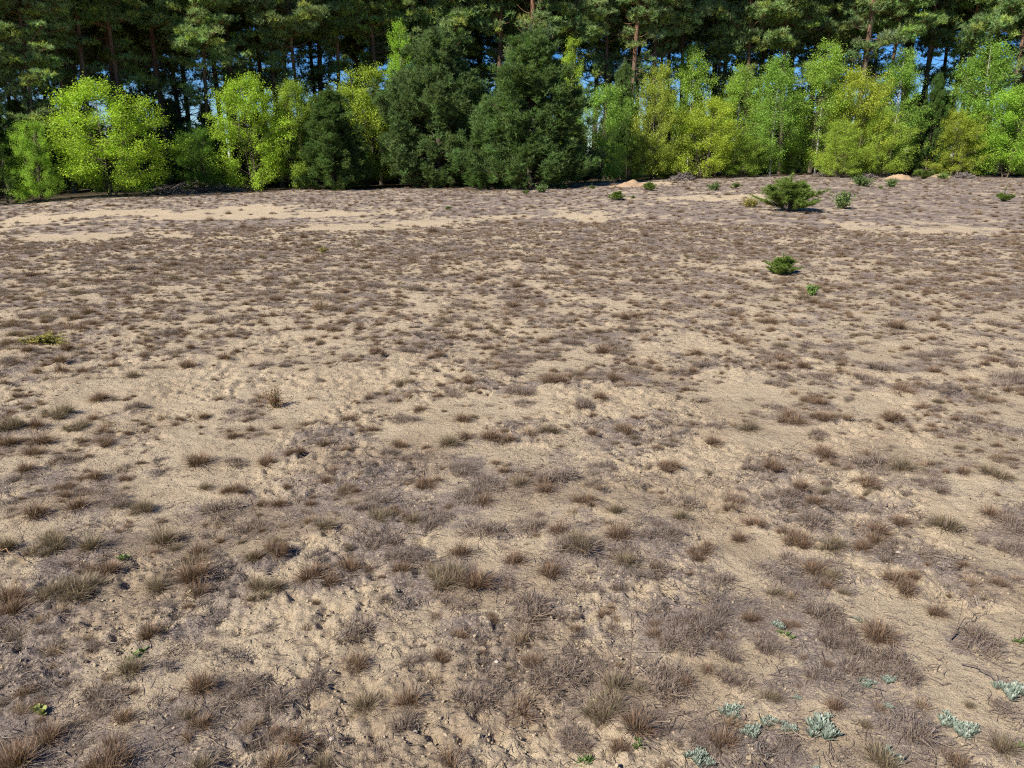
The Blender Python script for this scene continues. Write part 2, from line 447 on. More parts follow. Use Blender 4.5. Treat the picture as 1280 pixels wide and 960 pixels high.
def edge_y(px):
    return np.interp(px, EDGE_PX, EDGE_PY)
_ea, _ed = _ta, np.array(EDGE_D, float)
def edge_depth(x, y):                      # depth of the tree line in the direction of (x, y)
    return np.interp(np.where(y > 0.1, x / np.maximum(y, 0.1), -5), _ea, _ed)

def cover(x, y):
    """0 bare sand ... 1 closed litter"""
    x = np.asarray(x, float); y = np.asarray(y, float)
    r = np.hypot(x, y)
    c = 0.40 + 1.9 * (fbm(x / 0.30, y / 0.30, 41, 4, .62) - 0.5) + 0.38 * (fbm(x / 2.0, y / 2.0, 43, 3) - 0.5)
    c += np.interp(r, [0, 2.3, 3.2, 4.0, 5.0, 6.2, 8, 12, 17, 23, 30, 60], [.06, .07, .08, .0, -.06, -.01, .08, .19, .30, .40, .44, .44])
    for sx, sy, a, b, st in SAND_G:
        wob = 1 + 2.0 * (fbm(x / (a * .28) + 3, y / (b * .6), 57, 4, .65) - 0.5)
        d = np.sqrt(((x - sx) / a) ** 2 + ((y - sy) / b) ** 2) * wob
        c = c - st * (1 - sstep(0.55, 1.1, d)) * 0.9
    return c

# ------------------------------------------------------------------ ground
tuft_ground = []
for (px, py, wpx, ty) in TUFTS:
    x, y, z = ground(px, py)
    dist = math.sqrt(x * x + y * y + CAMH ** 2)
    tuft_ground.append((x, y, wpx / FPX * dist, ty, px, py))

def mounds(x, y):
    z = np.zeros_like(x)
    for (tx, ty_, w_, t_, _, _) in tuft_ground:
        s = max(0.05, w_ * 0.45)
        sel = (np.abs(x - tx) < 3 * s) & (np.abs(y - ty_) < 3 * s)
        if sel.any():
            z[sel] += 0.10 * w_ * np.exp(-((x[sel] - tx) ** 2 + (y[sel] - ty_) ** 2) / (s * s))
    return z

def surf(x, y):
    x = np.atleast_1d(np.asarray(x, float)); y = np.atleast_1d(np.asarray(y, float))
    return height(x, y) + mounds(x, y) + crust(x, y)

th = np.concatenate([np.linspace(R(-180), R(-44), 110, endpoint=False), np.linspace(R(-44), R(44), 560, endpoint=False), np.linspace(R(44), R(180), 110, endpoint=False)])
rr = [0.25]
while rr[-1] < 700:
    r0 = rr[-1]
    rr.append(r0 * (1.06 if r0 < 1.0 else 1.0042 if r0 < 12 else 1.009 if r0 < 70 else 1.05))
rr = np.array(rr)
nr, na = len(rr), len(th)
X = rr[:, None] * np.sin(th)[None]; Y = rr[:, None] * np.cos(th)[None]
xf, yf = X.ravel(), Y.ravel()
Z = height(xf, yf) + crust(xf, yf) + mounds(xf, yf)
cv = cover(xf, yf)
for (tx, ty_, w_, t_, _, _) in tuft_ground:      # litter caught round each tuft
    s = w_ * (0.75 if t_ in 'pd' else 0.55)
    sel = (np.abs(xf - tx) < 3 * s) & (np.abs(yf - ty_) < 3 * s)
    cv[sel] += 0.35 * np.exp(-((xf[sel] - tx) ** 2 + (yf[sel] - ty_) ** 2) / (s * s))
soil = sstep(0.55, 0.7, fbm(xf / 0.5 + 40, yf / 0.5, 91, 3)) * (1 - sstep(3.5, 8, np.hypot(xf, yf))) * 0.55
ed = edge_depth(xf, yf)
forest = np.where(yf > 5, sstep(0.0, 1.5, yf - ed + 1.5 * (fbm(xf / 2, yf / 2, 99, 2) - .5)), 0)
i = np.arange(nr - 1)[:, None] * na; j = np.arange(na)[None]; j2 = (j + 1) % na
F = np.stack([i + j, i + na + j, i + na + j2, i + j2], -1).reshape(-1, 4)
V = np.stack([xf, yf, Z], 1)
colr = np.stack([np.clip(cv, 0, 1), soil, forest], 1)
me = bpy.data.meshes.new('sandy_ground')
# close the middle with a small fan
V = np.vstack([V, [0, 0, float(height(0, 0))]]); colr = np.vstack([colr, [.4, 0, 0]])
fan = np.stack([np.full(na, len(V) - 1), np.arange(na), (np.arange(na) + 1) % na, (np.arange(na) + 1) % na], 1)
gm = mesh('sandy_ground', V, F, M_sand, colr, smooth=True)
gm2 = mesh('ground_fan', V[[len(V) - 1] + list(range(na))], np.stack([np.zeros(na, int), (np.arange(na) + 1) % na + 1, np.arange(na) + 1], 1), M_sand, colr[[len(V) - 1] + list(range(na))])
import bmesh
bm = bmesh.new(); bm.from_mesh(gm); bm.from_mesh(gm2); bm.to_mesh(gm); bm.free(); bpy.data.meshes.remove(gm2)
gob = link(bpy.data.objects.new('sandy_ground', gm)); tag(gob, kind='structure')

# ------------------------------------------------------------------ tufts: the source meshes
PAL = {
 'h': [(0.29,0.245,0.235),(0.24,0.205,0.195),(0.34,0.29,0.27),(0.26,0.215,0.195)],
 'r': [(0.21,0.125,0.070),(0.28,0.18,0.105),(0.15,0.095,0.058),(0.36,0.26,0.16),(0.24,0.165,0.115)],
 'g': [(0.27,0.225,0.135),(0.19,0.175,0.095),(0.36,0.285,0.18),(0.24,0.17,0.10),(0.30,0.24,0.16)],
 's': [(0.36,0.27,0.17),(0.30,0.21,0.13),(0.44,0.34,0.22)],
 'p': [(0.23,0.185,0.155),(0.29,0.24,0.20),(0.18,0.14,0.115),(0.35,0.295,0.235),(0.26,0.195,0.145)],
 'd': [(0.14,0.12,0.105),(0.22,0.195,0.175),(0.30,0.265,0.235),(0.18,0.145,0.12)],
}
for k_ in PAL: PAL[k_] = [tuple(c_ * (1.06 if k_ in 'pd' else 1.03) for c_ in q_) for q_ in PAL[k_]]
def tuft_mesh(kind, seed, big=False):
    rng = np.random.default_rng(seed); P = Parts()
    # built about 0.2 m wide
    nt_ = {'h': 5, 'r': 3, 'g': 3, 's': 1, 'p': 6, 'd': 6}[kind]
    nb = {'h': 90, 'r': 260, 'g': 260, 's': 170, 'p': 170, 'd': 60}[kind]
    if big: nt_ = {'r': 7, 'g': 7, 'p': 11}[kind]
    for q in range(nt_ + int(rng.integers(0, 2))):
        a = rng.uniform(0, 6.28); d = 0 if q == 0 else rng.uniform(.3, 1) * (0.035 if kind in 'rgs' else 0.06) * (2.3 if big and kind in 'rg' else 1.9 if big else 1)
        cx, cy = math.cos(a) * d, math.sin(a) * d
        sc = 1.0 if q == 0 else rng.uniform(.5, 1.0)
        n = int(nb * sc)
        rb = np.sqrt(rng.random(n)) * (0.020 if kind in 'rgs' else 0.035) * sc
        az = rng.uniform(0, 2 * math.pi, n)
        base = np.stack([cx + rb * np.cos(az), cy + rb * np.sin(az), np.full(n, -0.006)], 1)
        az2 = az + rng.normal(0, .5, n)
        if kind in 'rgs':
            lean = np.clip(rng.normal(0.62, 0.42, n), -.1, 1.45); L = rng.uniform(0.025, 0.10, n) * sc * (1 - .1 * lean); bend = rng.normal(0.25, 0.6, n)
            wd = rng.uniform(0.0010, 0.0022, n)
        elif kind in 'ph':
            lean = np.clip(rng.normal(0.75, 0.45, n), 0, 1.45); L = rng.uniform(0.02, 0.065, n) * sc; bend = rng.normal(0.1, 1.1, n)
            wd = rng.uniform(0.0010, 0.0023, n)
        else:
            lean = rng.uniform(0.2, 1.5, n); L = rng.uniform(0.015, 0.045, n); bend = rng.normal(0, 1.6, n)
            wd = rng.uniform(0.0016, 0.0032, n)
        pal = np.array(PAL[kind])
        ct = pal[rng.integers(0, len(pal), n)] * rng.uniform(.75, 1.25, (n, 1))
        if kind in 'rg':
            mix_ = rng.random(n) < .2
            ct[mix_] = np.array(PAL['p'])[rng.integers(0, 5, mix_.sum())]
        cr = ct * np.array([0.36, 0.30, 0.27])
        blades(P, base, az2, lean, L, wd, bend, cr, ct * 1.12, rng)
    if kind in 'rgp':       # dead blades lying flat round the foot
        n = 60
        az = rng.uniform(0, 6.28, n); rb = rng.uniform(0.02, 0.07, n)
        base = np.stack([rb * np.cos(az), rb * np.sin(az), rng.uniform(0.0, 0.01, n)], 1)
        pal = np.array(PAL['p'] + PAL['s'])
        ct = pal[rng.integers(0, len(pal), n)]
        blades(P, base, az + rng.normal(0, .9, n), rng.uniform(1.3, 1.65, n), rng.uniform(.02, .06, n), rng.uniform(.001, .002, n), rng.normal(0, .5, n), ct * .8, ct, rng)
    return P.mesh('grass_tuft_' + kind, M_grass)

BIGT = {k: [tuft_mesh(k, 500 + 100 * q + ord(k), True) for q in range(4)] for k in 'rgp'}
PROTO = {k: [tuft_mesh(k, 100 * q + ord(k)) for q in range(5)] for k in 'rgspd'}

ONES = ['zero','one','two','three','four','five','six','seven','eight','nine','ten','eleven','twelve','thirteen','fourteen','fifteen','sixteen','seventeen','eighteen','nineteen']
TENS = ['','','twenty','thirty','forty','fifty','sixty','seventy','eighty','ninety']
def word(n):
    n = int(max(0, min(99, n)))
    if n < 20: return ONES[n]
    return TENS[n // 10] + ('-' + ONES[n % 10] if n % 10 else '')
used = set()
def pos_words(px, py):
    a = max(0, min(99, round(px / 12.8))); b = max(0, min(99, round(py / 9.6)))
    for da, db in ((0, 0), (1, 0), (-1, 0), (0, 1), (0, -1), (1, 1), (-1, -1), (1, -1), (-1, 1), (2, 0), (-2, 0), (0, 2), (0, -2)):
        if (a + da, b + db) not in used:
            used.add((a + da, b + db)); return word(a + da), word(b + db)
    return word(a), word(b)
LOOK = {'r': 'rusty brown bristly grass tuft', 'g': 'straw coloured grass tuft tinged green', 's': 'pale straw small grass tuft', 'p': 'purplish grey withered grass clump', 'd': 'flat dark grey lichen clump'}
rng = np.random.default_rng(7)
for k, (x, y, w_, ty, px, py) in enumerate(tuft_ground):
    nm = 'lichen_clump' if ty == 'd' else 'grass_tuft'
    bigone = w_ > .165 and ty in 'rgp'
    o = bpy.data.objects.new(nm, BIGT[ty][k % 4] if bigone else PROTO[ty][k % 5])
    COL.objects.link(o)
    s = max(w_, 0.07) / 0.122 * (1.0 if ty in 'rgs' else 1.05)
    if bigone: s = w_ / 0.21
    o.location = (x, y, float(surf(x, y)[0]) - 0.002)
    o.rotation_euler = (rng.normal(0, .08), rng.normal(0, .08), rng.uniform(0, 6.28))
    o.scale = (s, s * rng.uniform(.85, 1.1), s * rng.uniform(.75, 1.0) * (0.9 if s < 1.6 else 0.75))
    a, b = pos_words(px, py)
    tag(o, f"{LOOK[ty]}, {a} percent across and {b} percent down the photo", 'lichen' if ty == 'd' else 'grass tuft', 'lichen clumps on the sand' if ty == 'd' else 'grass tufts on the sand')

# ------------------------------------------------------------------ the uncountable rest: geometry node scatters
def proto_collection(name, meshes):
    c = bpy.data.collections.new(name)
    for m_ in meshes:
        c.objects.link(bpy.data.objects.new(name, m_))
    return c

def scatter(name, pts, rot, scl, kind, colls, mat):
    me = bpy.data.meshes.new(name)
    me.vertices.add(len(pts)); me.vertices.foreach_set('co', np.ascontiguousarray(pts, np.float32).ravel())
    for an, ty, da, key in (('rot', 'FLOAT_VECTOR', rot, 'vector'), ('scl', 'FLOAT_VECTOR', scl, 'vector'), ('kind', 'INT', kind, 'value')):
        a = me.attributes.new(an, ty, 'POINT')
        a.data.foreach_set(key, np.ascontiguousarray(da, np.float32 if ty != 'INT' else np.int32).ravel())
    me.materials.append(mat)
    o = link(bpy.data.objects.new(name, me))
    g = bpy.data.node_groups.new(name, 'GeometryNodeTree')
    g.interface.new_socket('Geometry', in_out='INPUT', socket_type='NodeSocketGeometry')
    g.interface.new_socket('Geometry', in_out='OUTPUT', socket_type='NodeSocketGeometry')
    gi = g.nodes.new('NodeGroupInput'); go = g.nodes.new('NodeGroupOutput'); jn = g.nodes.new('GeometryNodeJoinGeometry')
    def attr(nm, dt):
        n = g.nodes.new('GeometryNodeInputNamedAttribute'); n.data_type = dt; n.inputs[0].default_value = nm; return n.outputs[0]
    ra, sa, ka = attr('rot', 'FLOAT_VECTOR'), attr('scl', 'FLOAT_VECTOR'), attr('kind', 'INT')
    for q, c in enumerate(colls):
        cmp_ = g.nodes.new('FunctionNodeCompare'); cmp_.data_type = 'INT'; cmp_.operation = 'EQUAL'
        g.links.new(ka, cmp_.inputs[2]); cmp_.inputs[3].default_value = q
        ci = g.nodes.new('GeometryNodeCollectionInfo'); ci.inputs[0].default_value = c; ci.inputs[1].default_value = True; ci.inputs[2].default_value = True
        ip = g.nodes.new('GeometryNodeInstanceOnPoints'); ip.inputs['Pick Instance'].default_value = True
        g.links.new(gi.outputs[0], ip.inputs['Points']); g.links.new(cmp_.outputs[0], ip.inputs['Selection'])
        g.links.new(ci.outputs[0], ip.inputs['Instance'])
        g.links.new(ra, ip.inputs['Rotation']); g.links.new(sa, ip.inputs['Scale'])
        g.links.new(ip.outputs[0], jn.inputs[0])
    g.links.new(jn.outputs[0], go.inputs[0])
    md = o.modifiers.new('scatter', 'NODES'); md.node_group = g
    return o

def sector(n, r0, r1, rng, half=R(43), power=1.0):
    """n points in the sector; power 1 = even per area, lower = denser close by"""
    u = rng.random(n)
    r = (r0 ** (2 * power) + u * (r1 ** (2 * power) - r0 ** (2 * power))) ** (1 / (2 * power))
    a = rng.uniform(-half, half, n)
    return r * np.sin(a), r * np.cos(a)

tg = np.array([(a, b, c) for a, b, c, _, _, _ in tuft_ground])
def near_listed(x, y, f=0.8):
    out = np.zeros(len(x), bool)
    for (a, b, c) in tg:
        out |= ((x - a) ** 2 + (y - b) ** 2) < (c * f) ** 2
    return out

# tufts
rng = np.random.default_rng(3)
xs, ys, ss, kk = [], [], [], []
def addset(x, y, s, k):
    xs.append(x); ys.append(y); ss.append(s); kk.append(k)
# middle and far field
x, y = sector(56000, 6.4, 64, rng)
c = cover(x, y); r_ = np.hypot(x, y)
keep = (rng.random(len(x)) < sstep(-.05, 0.55, c + rng.normal(0, .16, len(x))) * np.interp(r_, [6, 16, 30], [1, 1, .8])) & (y < edge_depth(x, y) + 1.0) & ~near_listed(x, y)
x, y = x[keep], y[keep]; r_ = r_[keep]
addset(x, y, rng.lognormal(-0.18, .36, len(x)) * np.interp(r_, [6, 12, 30], [.85, 1.0, 1.05]), np.where((rng.random(len(x)) < np.interp(r_, [9, 20], [0, .5])), 4, rng.choice([0, 1, 2, 3], len(x), p=[.30, .07, .09, .54])))
# extra small ones between 5 and 16 m
x, y = sector(30000, 4.6, 19, rng)
c = cover(x, y)
keep = (rng.random(len(x)) < sstep(-0.1, 0.6, c)) & ~near_listed(x, y, .5)
x, y = x[keep], y[keep]
addset(x, y, rng.lognormal(-.85, .35, len(x)), rng.choice([0, 1, 2, 3], len(x), p=[.34, .06, .12, .48]))
# small seedlings and sprigs close by
x, y = sector(4300, 1.3, 6.6, rng)
c = cover(x, y)
keep = (rng.random(len(x)) < sstep(0.0, 0.8, c)) & ~near_listed(x, y, .45)
x, y = x[keep], y[keep]
addset(x, y, rng.lognormal(-1.05, .42, len(x)), rng.choice([0, 1, 2, 3], len(x), p=[.34, .08, .14, .44]))
x = np.concatenate(xs); y = np.concatenate(ys); s = np.concatenate(ss); k = np.concatenate(kk)
z = height(x, y) + crust(x, y) - 0.002
n = len(x)
rot = np.stack([rng.normal(0, .1, n), rng.normal(0, .1, n), rng.uniform(0, 6.28, n)], 1)
scl = np.stack([s * rng.uniform(.85, 1.35, n), s * rng.uniform(.85, 1.2, n), s * rng.uniform(.7, 1.05, n)], 1)
CC = {q: proto_collection('tufts_' + q, PROTO[q]) for q in 'rgspd'}
CC['far'] = proto_collection('pale_tufts', [tuft_mesh('h', 40 + q) for q in range(4)])
o = scatter('dry_grass', np.stack([x, y, z], 1), rot, scl, k, [CC['r'], CC['g'], CC['s'], CC['p'], CC['far']], M_grass)
tag(o, kind='stuff')
print('grass', n)

# lichen and withered moss mats
x, y = sector(21000, 1.2, 17, rng, power=.5)
c = cover(x, y)
keep = rng.random(len(x)) < sstep(0.18, 0.75, c + .25 * (fbm(x / .3, y / .3, 131, 2) - .5))
x, y = x[keep], y[keep]; n = len(x)
s = rng.lognormal(-1.0, .42, n)
o = scatter('lichen_crust', np.stack([x, y, height(x, y) + crust(x, y) - .004], 1), np.stack([rng.normal(0, .1, n), rng.normal(0, .1, n), rng.uniform(0, 6.28, n)], 1),
            np.stack([s * 1.1, s * 1.1, s * rng.uniform(.5, .95, n)], 1), np.zeros(n), [CC['d']], M_grass)
tag(o, kind='stuff')
print('lichen', n)

# crumbs, twigs, dead blades
def blob(seed, mat, flat_=0.7):
    rng = np.random.default_rng(seed)
    bm = bmesh.new(); bmesh.ops.create_icosphere(bm, subdivisions=2, radius=1)
    me = bpy.data.meshes.new('crumb')
    for v in bm.verts:
        q = v.co * 1.3 + Vector((seed * 3.1, 0, 0))
        d = 0.62 + 0.7 * float(vnoise(q.x * 1.4 + q.z * .8, q.y * 1.4 - q.z, seed))
        v.co = Vector((v.co.x * d, v.co.y * d * .85, v.co.z * d * flat_))
    bm.to_mesh(me); bm.free(); me.materials.append(mat)
    return me
def litter_mesh(seed):
    rng = np.random.default_rng(seed); P = Parts()
    for q in range(9):
        a = rng.uniform(0, 6.28); L = rng.uniform(.006, .022)
        c0 = np.array([rng.normal(0, .03), rng.normal(0, .03), rng.uniform(.001, .007)])
        d = np.array([math.cos(a), math.sin(a), rng.normal(0, .12)])
        side = np.array([-math.sin(a), math.cos(a), 0]) * rng.normal(0, .2)
        pts = [c0 - d * L, c0 - d * L * .3 + side * L, c0 + d * L * .4 + side * L, c0 + d * L]
        cc = np.array([(0.16, .12, .10), (.28, .22, .17), (.40, .32, .23), (.22, .17, .13)][rng.integers(0, 4)])
        tube(P, pts, [.0005, .0009, .0009, .0004], 3, cc)
    return P.mesh('litter', M_grass)
crumbs = proto_collection('crumbs', [blob(q, M_crumb) for q in range(4)])
dcrumbs = proto_collection('dark_crumbs', [blob(q + 10, M_dark) for q in range(4)])
lits = proto_collection('litter_bits', [litter_mesh(q) for q in range(6)])
x, y = sector(130000, 1.2, 15, rng, power=.5)
c = cover(x, y)
m_ = fbm(x / 0.55 + 9, y / 0.55, 71, 3)
k = rng.choice([0, 1, 2], len(x), p=[.42, .43, .15])
keep = np.where(k == 0, rng.random(len(x)) < .15 + .85 * sstep(.42, .6, m_), np.where(k == 1, rng.random(len(x)) < .22 + .78 * sstep(.2, .6, c) , rng.random(len(x)) < .25 + .75 * sstep(0, .5, c)))
x, y, k = x[keep], y[keep], k[keep]; n = len(x)
s = np.where(k == 2, rng.uniform(.6, 1.4, n), np.minimum(rng.lognormal(-5.75, .5, n), np.where(k == 1, .0032, .0060)))
scl = np.repeat(s[:, None], 3, 1) * rng.uniform(.7, 1.3, (n, 3))
rot = np.where((k == 2)[:, None], np.stack([rng.normal(0, .05, n), rng.normal(0, .05, n), rng.uniform(0, 6.28, n)], 1), rng.uniform(0, 6.28, (n, 3)))
o = scatter('ground_litter', np.stack([x, y, height(x, y) + crust(x, y) + np.where(k == 2, 0, s * .2)], 1), rot, scl, k, [crumbs, dcrumbs, lits], M_crumb)
tag(o, kind='stuff')
print('litter', n)

# ------------------------------------------------------------------ small plants listed from the photograph
def rosette(seed, pal, n_leaf=26, L=0.06, width=.010, upright=.75, heads=3):
    """leafy rosettes side by side, about 0.1 m wide"""
    rng = np.random.default_rng(seed); P = Parts()
    for h in range(heads):
        a = rng.uniform(0, 6.28); d = 0 if h == 0 else rng.uniform(.015, .045)
        cx, cy = math.cos(a) * d, math.sin(a) * d
        n = n_leaf
        az = np.arange(n) * 2.4 + rng.normal(0, .3, n)
        lean = np.linspace(.15, 1.35, n) * rng.uniform(.8, 1.1, n) / max(upright, .3) * .75
        LL = L * np.interp(np.arange(n), [0, n * .5, n], [.45, .9, 1.0]) * rng.uniform(.8, 1.15, n) * (1 if h == 0 else .8)
        H = np.stack([np.cos(az), np.sin(az), np.zeros(n)], 1); S = np.stack([-np.sin(az), np.cos(az), np.zeros(n)], 1)
        pal_ = np.array(pal); cc = pal_[rng.integers(0, len(pal_), n)] * rng.uniform(.85, 1.15, (n, 1))
        lv = []; p = np.tile([cx, cy, .002], (n, 1)).astype(float); a_ = lean.copy(); W = width * rng.uniform(.8, 1.2, n)
        for i, (t0, wf) in enumerate(((0, .35), (.3, .8), (.65, 1.0), (.88, .7), (1.0, .15))):
            if i:
                dl = (t0 - pt) * LL; a_ = a_ - .35 * (t0 - pt)
                p = p + (H * np.sin(a_)[:, None] + np.array([0, 0, 1.]) * np.cos(a_)[:, None]) * dl[:, None]
            lift = np.array([0, 0, 1.]) * (W * wf * .25)[:, None]
            lv += [p - S * (W * wf * .5)[:, None] + lift, p, p + S * (W * wf * .5)[:, None] + lift]; pt = t0
        V = np.stack(lv, 1).reshape(-1, 3); b = np.arange(n)[:, None] * 15; F = []
        for i in range(4):
            for q in (0, 1):
                o_ = i * 3 + q
                F += [b + np.array([o_, o_ + 1, o_ + 4]), b + np.array([o_, o_ + 4, o_ + 3])]
        P.add(V, np.concatenate(F), np.repeat(cc, 15, 0))
    return P.mesh('rosette', M_herb)

SILV = [(0.30, 0.34, 0.28), (0.25, 0.31, 0.25), (0.38, 0.41, 0.34), (0.19, 0.23, 0.18)]
GREEN = [(0.11, 0.17, 0.045), (0.16, 0.23, 0.07), (0.08, 0.12, 0.035)]
YEL = [(0.30, 0.33, 0.10), (0.22, 0.26, 0.07), (0.34, 0.32, 0.13)]
silver = [rosette(q, SILV, 26, .036, .0056, .85, 15) for q in range(4)]
green = [rosette(q + 20, GREEN, 13, .045, .012, .62, 3) for q in range(3)]
yel = [rosette(q + 30, YEL, 12, .05, .019, .8, 2) for q in range(2)]
def small_plant(px, py, wpx, meshes, w0, name, label, cat, group, seed, parent=None):
    x, y, z = ground(px, py)
    o = link(bpy.data.objects.new(name, meshes[seed % len(meshes)]))
    s = wpx / FPX * math.sqrt(x * x + y * y + CAMH ** 2) / w0
    o.location = (x, y, float(surf(x, y)[0]) - .003); o.scale = (s, s, s); o.rotation_euler = (0, 0, seed * 1.7)
    return tag(o, label, cat, group)
SIL = [(975,784,22,'small silvery leafed plant beside a green sprig on bare sand'),(1072,776,14,'tiny silvery rosette among purplish clumps above the paired rosettes'),
 (1083,856,22,'left one of two paired silvery rosettes under a withered clump'),(1110,853,20,'right one of two paired silvery rosettes under a withered clump'),
 (1111,885,15,'small silvery rosette right of a pale straw tuft below the pair'),(996,873,12,'tiny silvery sprig above the long row of silvery plants'),
 (914,891,34,'low sparse silvery plant, leftmost of the long row at lower right'),(939,916,30,'pale silvery plant, second from left in the long row'),
 (964,902,28,'bluish green silvery plant, third from left in the long row'),(984,912,25,'greyish silvery plant, fourth from left with yellow dead leaves below'),
 (1025,912,50,'widest silvery plant, rightmost end of the long row at lower right'),(1183,902,30,'silvery plant, left one of two touching clumps near right edge'),
 (1208,914,36,'silvery plant with drooping leaves, right one of two touching clumps'),(1264,868,40,'large silvery plant spreading at the right edge of the photo'),
 (1112,950,32,'darker silvery plant growing through grey lichen at the bottom edge'),(884,955,20,'small silvery plant at the bottom edge, under a brown tuft'),
 (1020,962,16,'silvery sprig cut by the bottom edge, below the widest plant'),(871,952,34,'thin leafed silvery plant at the bottom, right of the green sprigs')]
for q, (px, py, wp, lb) in enumerate(SIL):
    small_plant(px, py, wp, silver, .125, 'silvery_rosette', lb, 'plant', 'silvery woolly plants on the sand', q)
GRN = [(984,795,16,green,'dark green sprig just right of a small silvery plant'),(736,953,22,green,'bright green leafy sprig at the bottom edge near the centre'),
 (798,939,18,green,'small green sprig beside a rusty tuft, lower centre'),(170,822,20,green,'green leafed plant in a straw tuft, lower left'),
 (52,894,22,yel,'yellow-green flat rosette at lower left beside rusty tufts'),(1274,804,14,green,'small green sprig at the right edge on bare sand'),
 (1277,934,16,green,'small green sprig in the lower right corner'),(152,703,16,green,'low greenish cushion between straw tufts at left')]
for q, (px, py, wp, ms, lb) in enumerate(GRN):
    small_plant(px, py, wp, ms, .095, 'green_sprig', lb, 'plant', 'small green herbs on the sand', q)
for q, (px, py, wp, lb) in enumerate([(621,832,9,'white pebble beside a withered clump, below the centre'),(519,916,9,'pale pebble under a rusty tuft near the bottom'),(415,927,10,'pale flat pebble left of the bottom centre'),(1123,691,9,'cream coloured pebble among grey clumps at right')]):
    x, y, z = ground(px, py)
    o = link(bpy.data.objects.new('pebble', blob(60 + q, M_stone, .45))); s = wp / FPX * math.sqrt(x * x + y * y + 2.56) / 3.0
    o.location = (x, y, float(surf(x, y)[0]) + s * .25); o.scale = (s, s, s); tag(o, lb, 'pebble', 'pale pebbles on the sand')

# dry stalks: base px,py, top offset px
for q, (bx, by, tx, ty_, lb) in enumerate([(327,662,308,578,'thin dark dry stalk leaning left above straw tufts, left half'),(372,631,359,556,'thin grey dry stalk right of another leaning stalk, left half'),
  (528,600,528,560,'short upright reddish stalk behind a long rusty tuft, near centre'),(789,850,788,752,'tall thin dry stalk among grey clumps, right of bottom centre'),
  (619,933,609,880,'short dry stalk standing near the bottom centre'),(1192,797,1203,714,'tall branching dry stalk on bare sand at right'),(1270,800,1278,752,'dry stalk at the right edge above a green sprig'),
  (12,648,6,600,'thin dry stalk at the left edge, above straw tufts'),(870,640,866,600,'short thin dry stalk behind a greenish tuft, right of centre'),(40,700,30,655,'short dry stalk standing among straw tufts at far left')]):
    rg = np.random.default_rng(900 + q)
    x, y, z = ground(bx, by); dist = math.hypot(y, CAMH)
    H_ = (by - ty_) / FPX * dist / math.cos(math.atan2(CAMH, y)) * 1.0; dx = (tx - bx) / FPX * dist
    P = Parts(); pts = []
    for i in range(7):
        t_ = i / 6; pts.append((dx * t_ + rg.normal(0, .004), rg.normal(0, .004), H_ * t_))
    tube(P, pts, np.linspace(.0016, .0007, 7), 4, (.16, .11, .08))
    for i in range(3 + q % 4):
        t_ = rg.uniform(.35, 1); p0 = np.array([dx * t_, 0, H_ * t_]); a = rg.uniform(0, 6.28); L = rg.uniform(.02, .06)
        p1 = p0 + np.array([math.cos(a) * L * .5, math.sin(a) * L * .5, L * .8])
        tube(P, [p0, (p0 + p1) / 2 + rg.normal(0, .003, 3), p1], [.0009, .0007, .0005], 3, (.15, .10, .075))
        leaves(P, np.array([p1]), .006, np.array([[.2, .15, .1]]), rg)
    root = link(bpy.data.objects.new('dry_stalk', P.mesh('dry_stalk', M_grass)))
    root.location = (x, y, float(surf(x, y)[0]) - .01)
    tag(root, lb, 'stalk', 'dry stalks on the sand')
# fallen stems
for q, (ax, ay, bx, by, lb) in enumerate([(-6,690,32,709,'curved orange dry stem lying across the left edge'),(1186,801,1226,765,'grey fallen stem with forks lying right of the tall stalk'),(1205,835,1250,862,'thin grey fallen stem leading to the large silvery plant'),(530,590,470,640,'faint pale fallen stem between purplish clumps near the centre')]):
    rg = np.random.default_rng(950 + q); a = np.array(ground(ax, ay)); b = np.array(ground(bx, by)); P = Parts()
    n_ = 9; pts = []
    for i in range(n_):
        p_ = a + (b - a) * i / (n_ - 1) + np.array([rg.normal(0, .006), rg.normal(0, .006), 0]); p_[2] = float(surf(p_[0], p_[1])[0]) + .012 + .02 * math.sin(math.pi * i / (n_ - 1))
        pts.append(p_ - a)
    tube(P, pts, np.linspace(.0025, .0012, n_), 5, (.36, .22, .11) if q == 0 else (.17, .13, .11))
    o = link(bpy.data.objects.new('fallen_stem', P.mesh('fallen_stem', M_grass))); o.location = a; tag(o, lb, 'stem', 'fallen stems on the sand')

